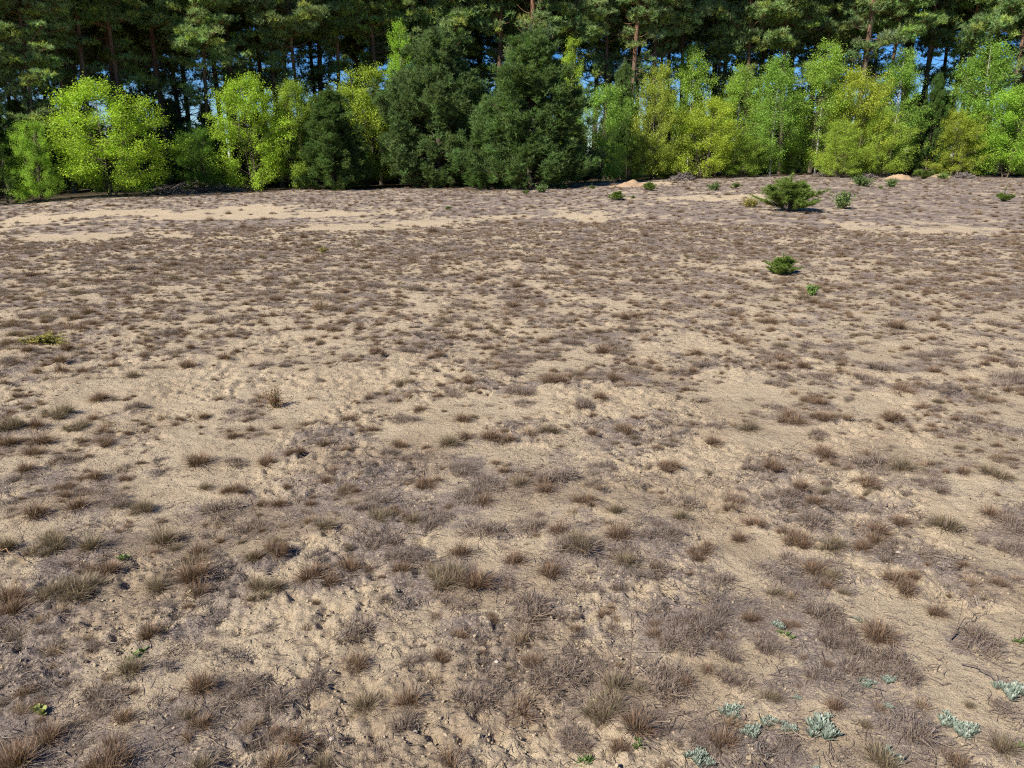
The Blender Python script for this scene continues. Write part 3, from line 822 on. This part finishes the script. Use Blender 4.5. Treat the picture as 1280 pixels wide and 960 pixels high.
# ------------------------------------------------------------------ trees
def pine_tree_meshes(seed, H=15.0, cb=6.2, spread=2.6, lean=0.3):
    """forest pine: bare trunk, open crown of flat pads"""
    rng = np.random.default_rng(seed)
    T = Parts(); B = Parts(); C = Parts()
    n = 14; zz = np.linspace(0, H, n)
    bx = lean * np.sin(zz / H * 2.2 + rng.uniform(0, 3)) + rng.normal(0, .03, n).cumsum() * .5
    by = lean * .6 * np.sin(zz / H * 2.7 + rng.uniform(0, 3)); bx -= bx[0]; by -= by[0]
    r0 = 0.10 * rng.uniform(.85, 1.2)
    tube(T, np.stack([bx, by, zz - .1], 1), np.interp(zz / H, [0, .05, .5, 1], [r0 * 1.25, r0, r0 * .7, .03]), 9)
    tp = lambda z: np.array([np.interp(z, zz, bx), np.interp(z, zz, by), z])
    cl, ax, cc = [], [], []
    z = cb * rng.uniform(.38, .5)
    while z < H - .3:
        t = (z - cb) / (H - cb)
        for k in range(rng.integers(3, 6)):
            a = rng.uniform(0, 6.28)
            dead = t < 0 and rng.random() < (.93 if z < cb * .62 else .72)
            L = spread * (0.55 + .6 * math.sin(min(1, max(0, t) * 1.1 + .12) * math.pi * .85)) * rng.uniform(.55, 1.15)
            if t < 0: L *= .6
            if t > .8: L *= .6
            up = rng.uniform(-.05, .45) + .5 * max(0, t)
            p0 = tp(z); pts = []
            for i in range(6):
                s = i / 5
                pts.append(p0 + np.array([math.cos(a + .2 * s) * L * s, math.sin(a + .2 * s) * L * s, L * (up * s + .12 * s * s * s - (.12 * math.sin(s * 3) if dead else 0))]))
            pts = np.array(pts)
            tube(B, pts, np.linspace(.026, .006, 6) * (1.1 if not dead else .7), 5)
            if dead: continue
            npad = (6 + int(L * 4.6)) if t >= 0 else 4
            for q in range(npad):
                s = rng.uniform(.35, 1.0) if q else 1.0
                c0 = np.array([np.interp(s * 5, range(6), pts[:, m]) for m in range(3)])
                off = rng.normal(0, .30, 3) * np.array([1, 1, .4]) * (1.2 - .5 * s)
                c1 = c0 + off + np.array([0, 0, .1])
                tube(B, [c0, (c0 + c1) / 2 + np.array([0, 0, -.03]), c1], [.012, .009, .005], 3)
                m = rng.integers(11, 19); rad = rng.uniform(.17, .31)
                d = nrm(rng.normal(size=(m, 3))) * np.cbrt(rng.random((m, 1))) * np.array([rad, rad, rad * .5])
                cl.append(c1 + d); ax.append(nrm(d * np.array([1, 1, 1]) / rad + np.array([math.cos(a) * .25, math.sin(a) * .25, .7])))
                tone = rng.uniform(.75, 1.25)
                base = np.array([0.235, 0.335, 0.135]) * tone * rng.uniform(.92, 1.08, 3)
                if rng.random() < .18: base = base * np.array([1.35, 1.2, .8])
                cc.append(np.tile(base, (m, 1)) * rng.uniform(.8, 1.25, (m, 1)))
        z += rng.uniform(.22, .46)
    cl, ax, cc = np.concatenate(cl), np.concatenate(ax), np.concatenate(cc)
    needles(C, cl, ax, 8, .17, .029, cc, rng, .9)
    return T.mesh('pine_trunk', M_bark, True), B.mesh('pine_limbs', M_bark, True), C.mesh('pine_crown', M_pine)

def young_pine_meshes(seed, H=8.0, Wd=2.6, dens=1.0, needle=.15, blue=0.0):
    """young pine foliated to the ground, shoots turned up"""
    rng = np.random.default_rng(seed)
    T = Parts(); B = Parts(); C = Parts()
    tube(T, [(0, 0, -.1), (.03, .02, H * .3), (-.02, .04, H * .65), (0, 0, H * .97)], [H * .018, H * .014, H * .009, H * .003], 8)
    cl, ax, cc = [], [], []
    z = .25 * H / 8
    lobes = rng.uniform(0, 6.28, 3); la = rng.uniform(.06, .15, 3)
    while z < H * .97:
        t = z / H
        whorl = rng.uniform(.72, 1.12)
        prof = np.interp(t, [0, .12, .35, .6, .8, .93, 1], [.90, 1.0, .93, .66, .38, .19, .05])
        for k in range(int((rng.integers(11, 15)) * dens)):
            a = rng.uniform(0, 6.28)
            lob = 1 + sum(q * math.sin((i + 2) * a + p + 3 * t) for i, (p, q) in enumerate(zip(lobes, la)))
            L = Wd * prof * lob * whorl * rng.uniform(.78, 1.12)
            up = .12 + .75 * t + rng.normal(0, .1)
            pts = np.array([np.array([math.cos(a) * L * s, math.sin(a) * L * s, z + L * (up * s * .45 + .32 * s * s * s)]) for s in np.linspace(0, 1, 5)])
            tube(B, pts, np.linspace(.03, .008, 5) * H / 8, 4)
            for q in range(int(3 + L * 2.4 * 8 / H)):
                s = 1 - .5 * rng.random() ** 1.3
                c0 = np.array([np.interp(s * 4, range(5), pts[:, m]) for m in range(3)])
                c0 = c0 + rng.normal(0, .13, 3) * H / 8
                m = rng.integers(10, 18)
                d = nrm(rng.normal(size=(m, 3))) * np.cbrt(rng.random((m, 1))) * rng.uniform(.16, .27) * H / 8 * np.array([.8, .8, 1.25])
                cl.append(c0 + d); ax.append(nrm(d * .8 / (.3 * H / 8) + np.array([math.cos(a) * .35, math.sin(a) * .35, .9])))
                base = np.array([0.115, 0.180, 0.055]) * (1 - blue) + np.array([0.140, 0.205, 0.105]) * blue
                base = base * rng.uniform(.75, 1.3) * rng.uniform(.94, 1.06, 3)
                cc.append(np.tile(base, (m, 1)) * rng.uniform(.85, 1.2, (m, 1)))
        z += rng.uniform(.26, .40) * H / 8
    # leading candles at the top
    for q in range(14):
        a = rng.uniform(0, 6.28); d_ = abs(rng.normal(0, .2)) * H / 8; h_ = H * rng.uniform(.9, 1.05)
        for s in np.linspace(0, 1, 7):
            cl.append(np.array([[math.cos(a) * d_, math.sin(a) * d_, h_ - s * .6 * H / 8]])); ax.append(np.array([[0, 0, 1.]])); cc.append(np.array([[.10, .14, .085]]))
    cl, ax, cc = np.concatenate(cl), np.concatenate(ax), np.concatenate(cc)
    needles(C, cl, ax, 9, needle * 1.25, needle * .22, cc, rng, .75, .4)
    return T.mesh('pine_trunk', M_bark, True), B.mesh('pine_limbs', M_bark, True), C.mesh('pine_crown', M_pine)

def leafy_meshes(seed, H=6.0, Wd=2.0, stems=1, style='round', leaf=.052, nspray=620, per=56, bark=None):
    """broadleaf tree or shrub; light leaf sprays on fine branches"""
    rng = np.random.default_rng(seed)
    T = Parts(); B = Parts(); C = Parts()
    prof_pts = {'round': ([0, .06, .25, .5, .75, .92, 1], [.55, .8, 1, 1, .78, .42, .08]),
                'cone': ([0, .1, .2, .4, .65, .85, 1], [.1, .35, .8, 1, .72, .38, .05]),
                'birch': ([0, .12, .25, .45, .7, .88, 1], [.1, .3, .75, 1, .8, .45, .06]),
                'layer': ([0, .05, .2, .45, .7, .9, 1], [.75, .95, 1, .95, .72, .4, .06])}[style]
    lob = rng.uniform(0, 6.28, 4); la = rng.uniform(.08, .2, 4)
    starts = []
    for s_ in range(stems):
        a = rng.uniform(0, 6.28); sp = 0 if stems == 1 else rng.uniform(.15, .42) * Wd
        h_ = H * (.97 if s_ == 0 else rng.uniform(.65, .95))
        n = 9; s = np.linspace(0, 1, n)
        x = math.cos(a) * sp * s ** .8 + rng.normal(0, .03, n).cumsum() * .35; y = math.sin(a) * sp * s ** .8 + rng.normal(0, .03, n).cumsum() * .35
        x -= x[0]; y -= y[0]
        x += 0 if stems == 1 else math.cos(a) * .12; y += 0 if stems == 1 else math.sin(a) * .12
        pts = np.stack([x, y, s * h_ - .08], 1)
        r0 = (.0105 * H if bark is None else .0062 * H) / (1 if stems == 1 else 1.7)
        tube(T, pts, np.interp(s, [0, 1], [r0, .01]), 7)
        starts.append(pts)
    pc, ptone, pdir = [], [], []
    nl = nspray // 5
    for k in range(nl):
        st = starts[rng.integers(0, stems)]
        t = rng.beta(1.25, 1.1) * .95 + .04
        if style in ('birch', 'cone'): t = .12 + .86 * rng.beta(1.3, 1.3)
        if style == 'layer' and rng.random() < .15: t = (math.floor(t * 9) + rng.normal(.5, .25)) / 9
        t = min(.985, max(.03, t))
        a = rng.uniform(0, 6.28)
        R_ = Wd * np.interp(t, *prof_pts) * (1 + sum(q * math.sin((i + 1) * a + p + 4 * t) for i, (p, q) in enumerate(zip(lob, la)))) * rng.uniform(.6, 1.1)
        up = {'round': .55, 'cone': .35, 'birch': .75, 'layer': .42}[style]
        z1 = t * H; z0 = max(.03 * H, z1 - R_ * up)
        p0 = np.array([np.interp(z0, st[:, 2], st[:, m]) for m in range(3)])
        p1 = np.array([p0[0] * .5 + math.cos(a) * R_, p0[1] * .5 + math.sin(a) * R_, z1])
        mid = (p0 + p1) / 2 + np.array([0, 0, .06 * R_]) + rng.normal(0, .04, 3)
        s5 = np.linspace(0, 1, 6)[:, None]
        pts = p0 * (1 - s5) ** 2 + 2 * mid * s5 * (1 - s5) + p1 * s5 ** 2
        tube(B, pts, np.linspace(.0022 * H, .004, 6), 4)
        for q in range(5):
            s = 1 - .6 * rng.random() ** 1.3
            c0 = np.array([np.interp(s * 5, range(6), pts[:, m]) for m in range(3)])
            L = rng.uniform(.25, .55) * (Wd / 2) ** .5
            if style == 'birch': d = nrm(np.array([math.cos(a) * .5, math.sin(a) * .5, rng.normal(.15, .5)]) + rng.normal(0, .4, 3))
            elif style == 'layer': d = nrm(np.array([math.cos(a), math.sin(a), (.15)]) + rng.normal(0, .6, 3) * np.array([1, 1, .4]))
            else: d = nrm(np.array([math.cos(a) * .5, math.sin(a) * .5, .75]) + rng.normal(0, .5, 3))
            c1 = c0 + d * L
            tube(B, [c0, (c0 + c1) / 2 + rng.normal(0, .02, 3), c1], [.006, .004, .0025], 3)
            m = per
            u = rng.random((m, 1)) ** .8
            sp = {'round': (.13, .13, .11), 'cone': (.12, .12, .09), 'birch': (.13, .13, .14), 'layer': (.15, .15, .085)}[style]
            off = rng.normal(size=(m, 3)) * np.array(sp) * (.6 + .6 * u)
            P_ = c0 + (c1 - c0) * (u * 1.25) + off
            if style == 'birch': P_[:, 2] -= rng.random(m) * .25
            pc.append(P_); ptone.append(np.full(m, rng.uniform(.75, 1.2)))
    pc = np.concatenate(pc); ptone = np.concatenate(ptone)
    pc[:, 2] = np.maximum(pc[:, 2], .03)
    n = len(pc)
    col = np.ones((n, 3)) * ptone[:, None] * rng.uniform(.75, 1.25, (n, 1)) * rng.uniform(.93, 1.07, (n, 3))
    leaves(C, pc, leaf, col, rng, .9 if style == 'layer' else .35, 1.35)
    return T.mesh('trunk', bark or M_twig, True), B.mesh('limbs', M_twig, True), C.mesh('leaf_crown', M_leaf)

def put_tree(name, ms, x, y, scale, label, cat, group, color=(1, 1, 1), rz=0.0, wscale=1.0, tilt=0.0, z=None):
    root = bpy.data.objects.new(name, None); COL.objects.link(root)
    root.empty_display_size = .3
    root.location = (x, y, float(height(x, y)) if z is None else z)
    root.rotation_euler = (tilt, 0, rz); root.scale = (scale * wscale, scale * wscale, scale)
    tag(root, label, cat, group)
    for nm, m_ in zip(('trunk', 'branches', 'crown'), ms):
        c = bpy.data.objects.new(nm, m_); COL.objects.link(c); c.parent = root
        c.color = (*color, 1)
    return root

def at_px(px, y_base, extra=0.0):
    x, y, _ = ground(px, y_base)
    k = 1 + extra / math.hypot(x, y)
    return x * k, y * k

FP = [pine_tree_meshes(s, H, cb, sp) for s, H, cb, sp in ((1, 15, 6.4, 1.9), (2, 15.5, 7.4, 1.7), (3, 14.5, 5.4, 2.1), (4, 16, 7.6, 1.8), (5, 15, 5.8, 2.0), (6, 15, 6.6, 1.7))]
YP = [young_pine_meshes(11, blue=.25), young_pine_meshes(12, Wd=2.3, blue=.1), young_pine_meshes(13, Wd=2.0, blue=.05, dens=.8)]
UP = [young_pine_meshes(15, Wd=2.4, dens=.6, blue=0), young_pine_meshes(16, Wd=1.8, dens=.6, blue=.1)]
LR = [leafy_meshes(21, 6, 2.2, 5, 'round'), leafy_meshes(22, 6, 2.0, 4, 'round'), leafy_meshes(23, 6, 2.3, 4, 'round', nspray=640)]
LL_ = [leafy_meshes(24, 6, 2.4, 4, 'round', nspray=760), leafy_meshes(25, 6, 2.0, 3, 'cone')]
LB = [leafy_meshes(31, 9, 1.7, 1, 'birch', .05, 640, 46, M_birch), leafy_meshes(32, 9, 1.5, 1, 'birch', .05, 600, 46, M_birch), leafy_meshes(33, 9, 1.8, 1, 'cone', .05, 600, 46, M_birch)]
def seedling_pine(seed, H, Wd, nb, step=.045):
    rng = np.random.default_rng(seed); T = Parts(); B = Parts(); C = Parts()
    tube(T, [(0, 0, -.05), (.01, 0, H * .4), (0, .01, H * .8)], [.03, .02, .008], 6)
    cl, ax, cc = [], [], []
    def shoot(p0, d, L, tone):
        d = nrm(np.asarray(d, float)); n_ = max(3, int(L / step)); pts = []
        p = np.array(p0, float)
        for i in range(n_ + 1):
            pts.append(p.copy()); d = nrm(d + np.array([0, 0, .05]) + rng.normal(0, .07, 3)); p = p + d * L / n_
            if i > n_ * .15:
                cl.append(pts[-1][None]); ax.append(d[None]); cc.append(np.array([[.105, .145, .045]]) * tone * (1.0 + .5 * (i / n_) ** 2))
        tube(B, np.array(pts), np.linspace(.010, .004, len(pts)), 4)
        return pts
    for b in range(nb):
        a = b * 2.4 + rng.normal(0, .3); t = rng.uniform(.02, .8) ** 1.2
        L = Wd * (1.05 - .75 * t) * rng.uniform(.7, 1.1)
        pts = shoot((0, 0, t * H * .75), (math.cos(a), math.sin(a), .2 + t * 1.2 + abs(rng.normal(0, .5))), L, rng.uniform(.8, 1.2))
        for q in range(8):
            i = rng.integers(len(pts) // 4, len(pts)); a2 = a + rng.choice([-1, 1]) * rng.uniform(.4, 1)
            shoot(pts[i], (math.cos(a2), math.sin(a2), rng.uniform(.3, 1.2)), L * rng.uniform(.2, .4), rng.uniform(.8, 1.25))
    shoot((0, 0, H * .7), (0, 0, 1), H * .33, 1.2)
    cl, ax, cc = np.concatenate(cl), np.concatenate(ax), np.concatenate(cc)
    needles(C, cl, ax, 18, .085, .012, cc, rng, 1.15)
    return T.mesh('pine_trunk', M_bark, True), B.mesh('pine_limbs', M_bark, True), C.mesh('pine_crown', M_pine)
SP = [seedling_pine(41, 1.25, .72, 44), seedling_pine(42, 1.2, .5, 15)]

YG = (0.35, 0.52, 0.05); YG2 = (0.29, 0.48, 0.055); GR = (0.25, 0.42, 0.07); GR2 = (0.31, 0.47, 0.075); OL = (0.34, 0.45, 0.06); DG = (0.11, 0.22, 0.03); GO = (0.33, 0.45, 0.06)
# px centre, base y, top y, width px, kind, mesh, colour, depth behind its base line, label
YOUNG = [
 (48,248,150,62,'leafy_shrub',LR[1],YG2,0,'low yellow-green shrub, left shoulder of the bright tree near left edge'),
 (140,246,104,150,'leafy_tree',LL_[0],YG,.5,'broad bright yellow-green bushy tree nearest the left edge'),
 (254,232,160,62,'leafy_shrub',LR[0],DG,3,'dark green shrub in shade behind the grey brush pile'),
 (322,238,100,98,'leafy_tree',LR[2],YG,0,'rounded bright yellow-green tree right of the grey brush pile'),
 (372,233,106,70,'leafy_tree',LR[0],(.28,.40,.05),2.5,'yellow-green tree half hidden behind a dark young pine'),
 (418,236,116,88,'young_pine',YP[2],(.9,.95,.9),0,'small dark young pine between yellow-green trees, left of the big pines'),
 (458,230,90,110,'leafy_tree',LR[1],OL,4,'golden olive leafed tree left of the two big pines'),
 (506,230,45,50,'leafy_tree',LB[2],(.30,.50,.05),5,'tall bright lime-green tree top behind the left big pine'),
 (550,235,52,128,'young_pine',YP[0],(1,1,1),.6,'left one of the two big dense bluish young pines'),
 (662,236,50,150,'young_pine',YP[1],(.95,1,.95),0,'right one of the two big dense bluish young pines'),
 (606,236,150,70,'young_pine',UP[1],(.8,.95,.7),-.3,'low dark pine filling the gap between the two big pines'),
 (600,233,112,46,'leafy_tree',LR[0],(.36,.48,.05),3.5,'lime leafed tree glimpsed between the two big pines'),
 (712,228,62,44,'leafy_tree',LB[2],(.36,.50,.05),4,'thin lime-green tree top rising right of the big pines'),
 (750,226,112,84,'leafy_tree',LR[0],GR,0,'fresh green leafed tree just right of the two big pines'),
 (775,222,86,44,'young_pine',YP[2],(1.15,1.15,1.1),5,'slim bluish pine behind the fresh green tree'),
 (815,223,88,66,'leafy_tree',LR[1],(.34,.42,.06),2,'sparse yellow-green tree with twiggy base, right of the fresh green one'),
 (858,222,66,52,'birch_tree',LB[1],GR2,5,'tall light green birch behind the yellow-green thicket'),
 (880,222,125,100,'leafy_tree',LL_[0],(.36,.46,.05),0,'wide yellow-green bushy tree standing out at the right half'),
 (916,221,86,56,'birch_tree',LB[0],GR2,3,'light green birch left of the white trunked birch'),
 (962,217,76,62,'birch_tree',LB[0],GR,0,'birch with the whitest slender trunk seen full length'),
 (1018,216,62,66,'birch_tree',LB[1],GR2,1,'tall birch with white trunk, second right of the whitest one'),
 (1062,221,92,88,'leafy_tree',LR[0],(.36,.43,.05),1.5,'yellow-green tree right of the birches, behind a golden shrub'),
 (1050,222,152,62,'leafy_shrub',LR[1],GO,0,'golden-brown tinged shrub below the yellow-green tree'),
 (1100,222,140,62,'leafy_shrub',LR[2],GO,.5,'golden yellow shrub left of the dark gap in the trees'),
 (1110,218,74,60,'birch_tree',LB[1],GR,4,'pale green birch left of the dark gap in the trees'),
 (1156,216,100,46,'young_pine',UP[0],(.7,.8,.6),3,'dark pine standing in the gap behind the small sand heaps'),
 (1214,215,60,82,'birch_tree',LB[0],GR,3,'large light green birch near the right edge'),
 (1192,220,140,66,'leafy_shrub',LR[0],(.33,.40,.05),0,'yellow-green shrub under the large birch near right edge'),
 (1256,221,112,96,'leafy_tree',LL_[0],YG2,-.5,'brightest layered yellow-green tree cut by the right edge'),
 (930,222,170,60,'leafy_shrub',LR[1],(.24,.36,.05),.5,'low green shrub left of the white birch trunk'),
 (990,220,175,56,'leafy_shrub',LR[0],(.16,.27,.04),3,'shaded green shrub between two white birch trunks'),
 (785,222,180,60,'leafy_shrub',LR[0],(.26,.34,.06),1.5,'twiggy low shrub behind the nearest sand heap'),
 (842,222,178,54,'leafy_shrub',LR[1],(.30,.42,.05),0,'low yellow-green shrub at the foot of the thicket'),
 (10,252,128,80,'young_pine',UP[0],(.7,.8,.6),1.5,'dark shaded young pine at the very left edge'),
 (440,233,195,60,'leafy_shrub',LR[1],(.26,.34,.05),2,'low dull green shrub behind the small dark pine'),
 (722,229,176,60,'young_pine',UP[1],(.8,.9,.7),.5,'small dark pine at the right foot of the big pines'),
]
HW = {}
for ms in FP + YP + UP + LR + LL_ + LB + SP:
    co = np.zeros(len(ms[2].vertices) * 3, np.float32); ms[2].vertices.foreach_get('co', co); co = co.reshape(-1, 3)
    HW[ms[2].name] = (float(co[:, 2].max()), 2 * float(np.percentile(np.abs(co[:, :2]), 99.3)))
for q, (px, by, ty_, wp, nm, ms, colr_, ex, lb) in enumerate(YOUNG):
    x, y = at_px(px, max(by, float(edge_y(px)) + .3), ex * .6)
    d = y
    Hm = (HORIZON - ty_) / FPX * d * 1.02 + CAMH - float(height(x, y))
    Wm = wp / FPX * d
    h0, w0 = HW[ms[2].name]
    sc = Hm / h0
    cat = {'birch_tree': 'birch', 'young_pine': 'pine', 'leafy_tree': 'tree', 'leafy_shrub': 'shrub'}[nm]
    put_tree(nm, ms, x, y, sc, lb, cat, 'young trees along the forest edge', colr_, rz=q * 2.1, wscale=min(1.7, max(.5, Wm / w0 / sc * (1.0 if nm == 'young_pine' else 1.05))))

# forest pines behind
rng = np.random.default_rng(77)
rows = [(4.6, 38, 'front'), (8.5, 50, 'second'), (13, 52, 'third'), (22, 44, 'rear')]
for ri, (ex, step, rn) in enumerate(rows):
    px = -90 + rng.uniform(0, 40)
    while px < 1440:
        by = float(edge_y(px))
        x, y = at_px(px, by, ex + rng.uniform(-1.2, 1.2))
        base_d = float(np.interp(px, EDGE_PX, EDGE_D))
        sc = (base_d / 34) * rng.uniform(.86, 1.14) * (1 + .06 * ri)
        k = rng.integers(0, 6)
        g = rng.uniform(.82, 1.15)
        pos = f'{word(round(px / 12.8))} percent across' if 0 <= px <= 1270 else ('beyond the left edge' if px < 0 else 'beyond the right edge')
        put_tree('pine_tree', FP[k], x, y, sc, f'tall forest pine in the {rn} row, {pos}' + ('' if 0 <= px <= 1270 else f', {word(abs(int(px if px < 0 else px - 1270)) // 10)} steps out'), 'pine', 'tall pines of the forest', (g, g * rng.uniform(.96, 1.04), g * rng.uniform(.9, 1.05)), rz=rng.uniform(0, 6.28), wscale=rng.uniform(.95, 1.15), tilt=rng.normal(0, .015))
        px += step * rng.uniform(.65, 1.35)
# understorey pines closing the view between the trunks
for ri, (ex, step, rn) in enumerate([(6.5, 46, 'near'), (12, 50, 'far')]):
    px = -140 + rng.uniform(0, 40)
    while px < 1420:
        by = float(edge_y(px))
        x, y = at_px(px, by, ex + rng.uniform(-1, 1))
        top = np.interp(px, [0, 300, 600, 900, 1280], [146, 138, 126, 120, 124]) + rng.normal(0, 9)
        Hm = (HORIZON - top) / FPX * y + CAMH - float(height(x, y))
        ms = UP[rng.integers(0, 2)]; h0, w0 = HW[ms[2].name]
        pos = f'{word(round(px / 12.8))} percent across' if 0 <= px <= 1270 else ('beyond the left edge' if px < 0 else 'beyond the right edge')
        put_tree('young_pine', ms, x, y, Hm / h0, f'shaded understorey pine, {rn} line under the tall pines, {pos}' + ('' if 0 <= px <= 1270 else f', {word(abs(int(px if px < 0 else px - 1270)) // 10)} steps out'), 'pine', 'shaded young pines under the forest', (1.0, 1.0, .95), rz=rng.uniform(0, 6.28), wscale=rng.uniform(1.0, 1.3))
        px += step * rng.uniform(.7, 1.3)

# ------------------------------------------------------------------ seedlings on the field: px, base y, width, height, kind, label
grassy = []
def bush_mesh(seed, pal, n=420, Wd=.5, H=.45, lf=.05):
    rng = np.random.default_rng(seed); P = Parts()
    for k in range(26):
        a = rng.uniform(0, 6.28); ln = abs(rng.normal(0, .45)); L = H * rng.uniform(.6, 1.05)
        d = np.array([math.cos(a) * math.sin(ln), math.sin(a) * math.sin(ln), math.cos(ln)]); b0 = np.array([math.cos(a), math.sin(a), 0]) * .05
        tube(P, [b0, b0 + d * L * .5 + rng.normal(0, .01, 3), b0 + d * L], [.006, .004, .002], 4, (.12, .09, .05))
        m = n // 26
        c = b0 + d * L * rng.uniform(.25, 1.05, (m, 1)) + rng.normal(0, .04, (m, 3)); c[:, 2] = np.maximum(c[:, 2], .01)
        pl = np.array(pal)
        leaves(P, c, lf, pl[rng.integers(0, len(pl), m)] * rng.uniform(.8, 1.2, (m, 1)), rng, .3, 1.8)
    return P.mesh('bush', M_herb)
BG = [bush_mesh(1, GREEN, 1100, lf=.035), bush_mesh(2, [(0.13, .22, .05), (.2, .28, .07)], 1100, lf=.035)]
BY = [bush_mesh(3, [(.26, .24, .05), (.34, .28, .07), (.18, .17, .05)], 1400, lf=.028), bush_mesh(4, [(.20, .11, .05), (.26, .12, .06), (.15, .14, .05)], 700, lf=.022)]
SEED = [
 (986,264,86,46,'p','bushy young pine standing alone on the field, the largest seedling'),(938,259,20,12,'y','small yellowish pine seedling touching the left of the largest one'),
 (1052,261,20,22,'g','leafy green sapling right of the largest seedling pine'),(1254,252,32,18,'p','spiky green pine seedling near the right edge'),
 (771,250,17,13,'p','dark green seedling in front of the nearest sand heap'),(791,248,9,6,'p','tiny brownish seedling right of the dark green one'),
 (812,238,14,12,'p','pine seedling just right of the nearest sand heap'),(658,243,13,9,'p','brownish seedling in front of the right big pine, left of two'),
 (677,241,14,10,'g','bright green seedling in front of the right big pine, right of two'),(740,236,10,7,'p','tiny seedling at the foot of the fresh green tree'),
 (893,238,13,10,'g','small green seedling below the wide yellow-green tree'),(919,236,14,12,'p','green seedling left of the whitest birch, near the field edge'),
 (1077,233,20,13,'g','green seedling between the birches and the orange sand heaps'),(1101,236,9,6,'p','tiny seedling between two small green ones at right'),
 (1114,234,13,11,'g','small green seedling in front of the left orange sand heap'),(1152,224,26,20,'p','bushy seedling between the two orange sand heaps'),
 (977,343,32,28,'p','green young pine on the open field, nearer than the others'),(1013,369,17,14,'g','small green seedling right and below the nearer young pine'),
 (55,429,42,13,'y','mossy yellow-green low plant at the left of the field'),(404,316,9,8,'y','tiny yellow plant in the left middle distance'),
 (345,509,28,26,'b','reddish brown sapling with green tips standing on bare sand'),(1180,224,14,8,'g','low green seedling at the foot of the right heap'),
 (560,262,7,5,'p','tiny seedling in the middle distance below the big pines'),(705,236,10,8,'p','small seedling at the right foot of the big pines')]
for q, (px, by, wp, hp, kd, lb) in enumerate(SEED):
    x, y, z = ground(px, by); d = math.hypot(y, CAMH)
    Wm, Hm = wp / FPX * d, hp / FPX * d * 1.03
    if kd == 'p':
        ms = SP[q % 2]; h0, w0 = HW[ms[2].name]
        put_tree('pine_seedling', ms, x, y, Hm / h0, lb, 'seedling', 'seedlings on the open field', (1.25, 1.3, .9), rz=q, wscale=min(2, max(.5, 1.2 * Wm / w0 / (Hm / h0))), z=float(surf(x, y)[0]) - .01)
    else:
        m_ = BG[q % 2] if kd == 'g' else BY[0] if kd == 'y' else BY[1]
        o = link(bpy.data.objects.new('leafy_seedling', m_)); o.location = (x, y, float(surf(x, y)[0]) - .01)
        o.scale = (Wm / .5, Wm / .5, Hm / .48); o.rotation_euler = (0, 0, q); tag(o, lb, 'seedling', 'seedlings on the open field')

# sand heaps and brush piles at the forest edge
def heap(px, by, wp, hp, seed, lb):
    x, y, _ = ground(px, by); d = y; Wm, Hm = wp / FPX * d / 2, hp / FPX * d * .62
    n = 40; u = np.linspace(-1.25, 1.25, n); GX, GY = np.meshgrid(u, u)
    rr_ = np.hypot(GX, GY)
    hz = np.clip(1 - rr_ ** 1.6, -.2, 1) * (.4 + 1.6 * (fbm(GX * 2.2 + seed, GY * 2.2, 7 + seed, 4) - .3)) + .12 * (fbm(GX * 6, GY * 6 + seed, 3, 2) - .5) * (rr_ < 1.05)
    V = np.stack([GX.ravel() * Wm, GY.ravel() * Wm * .6, hz.ravel() * Hm * 1.2], 1)
    i = np.arange(n - 1)[:, None] * n; j = np.arange(n - 1)[None]
    F = np.stack([i + j, i + j + 1, i + n + j + 1, i + n + j], -1).reshape(-1, 4)
    o = link(bpy.data.objects.new('sand_heap', mesh('sand_heap', V, F, M_heap, smooth=True))); o.location = (x, y, float(height(x, y)) - .02)
    tag(o, lb, 'sand heap', 'heaps of orange sand at the forest edge')
heap(790,233,56,9,1,'widest low heap of sand at the foot of the twiggy shrub')
heap(1123,224,42,8,2,'orange sand heap left of the bushy seedling at the forest edge')
heap(1175,222,34,9,3,'orange sand heap right of the bushy seedling at the forest edge')
def brush(px, by, wp, hp, n, seed, lb, cols=((.20,.17,.15),(.12,.09,.075),(.28,.24,.21))):
    rng = np.random.default_rng(seed); x, y, _ = ground(px, by); Wm, Hm = wp / FPX * y / 2, hp / FPX * y
    P = Parts()
    for k in range(n):
        u = rng.uniform(-1, 1); v = rng.uniform(-1, 1); top = Hm * max(.08, (1 - u * u)) * (1 - .5 * v * v)
        c = np.array([u * Wm, v * Wm * .45, rng.uniform(0, .75) * top]); a = rng.normal(0, .7) + (math.pi if rng.random() < .5 else 0); L = rng.uniform(.25, .9) * min(1.2, Wm)
        d = nrm(np.array([math.cos(a), math.sin(a) * .6, rng.normal(.1, .35)])) * L
        p0 = c - d * .5; p1 = c + d * .5; p0[2] = max(.01, p0[2]); p1[2] = max(.01, p1[2])
        r_ = rng.uniform(.008, .024)
        tube(P, [p0, (p0 + p1) / 2 + rng.normal(0, .05, 3), p1], [r_, r_ * .8, r_ * .35], 5, cols[rng.integers(0, 3)])
    o = link(bpy.data.objects.new('brush_pile', P.mesh('brush_pile', M_grass))); o.location = (x, y, float(height(x, y)))
    tag(o, lb, 'brush pile', 'piles of dead branches')
brush(256,239,110,16,520,1,'long pile of grey dead branches left of the rounded bright tree')
brush(212,243,60,9,200,5,'low grey scatter of dead branches by the broad left tree')
brush(854,226,30,14,170,2,'grey twiggy brush pile below the yellow-green thicket')
brush(1032,221,26,11,150,3,'grey brush pile beside the second white birch trunk')
brush(1084,223,20,8,100,6,'small pale brush pile below the golden shrub')
brush(1205,223,26,9,150,4,'grey rubble-like brush pile right of the orange sand heaps')
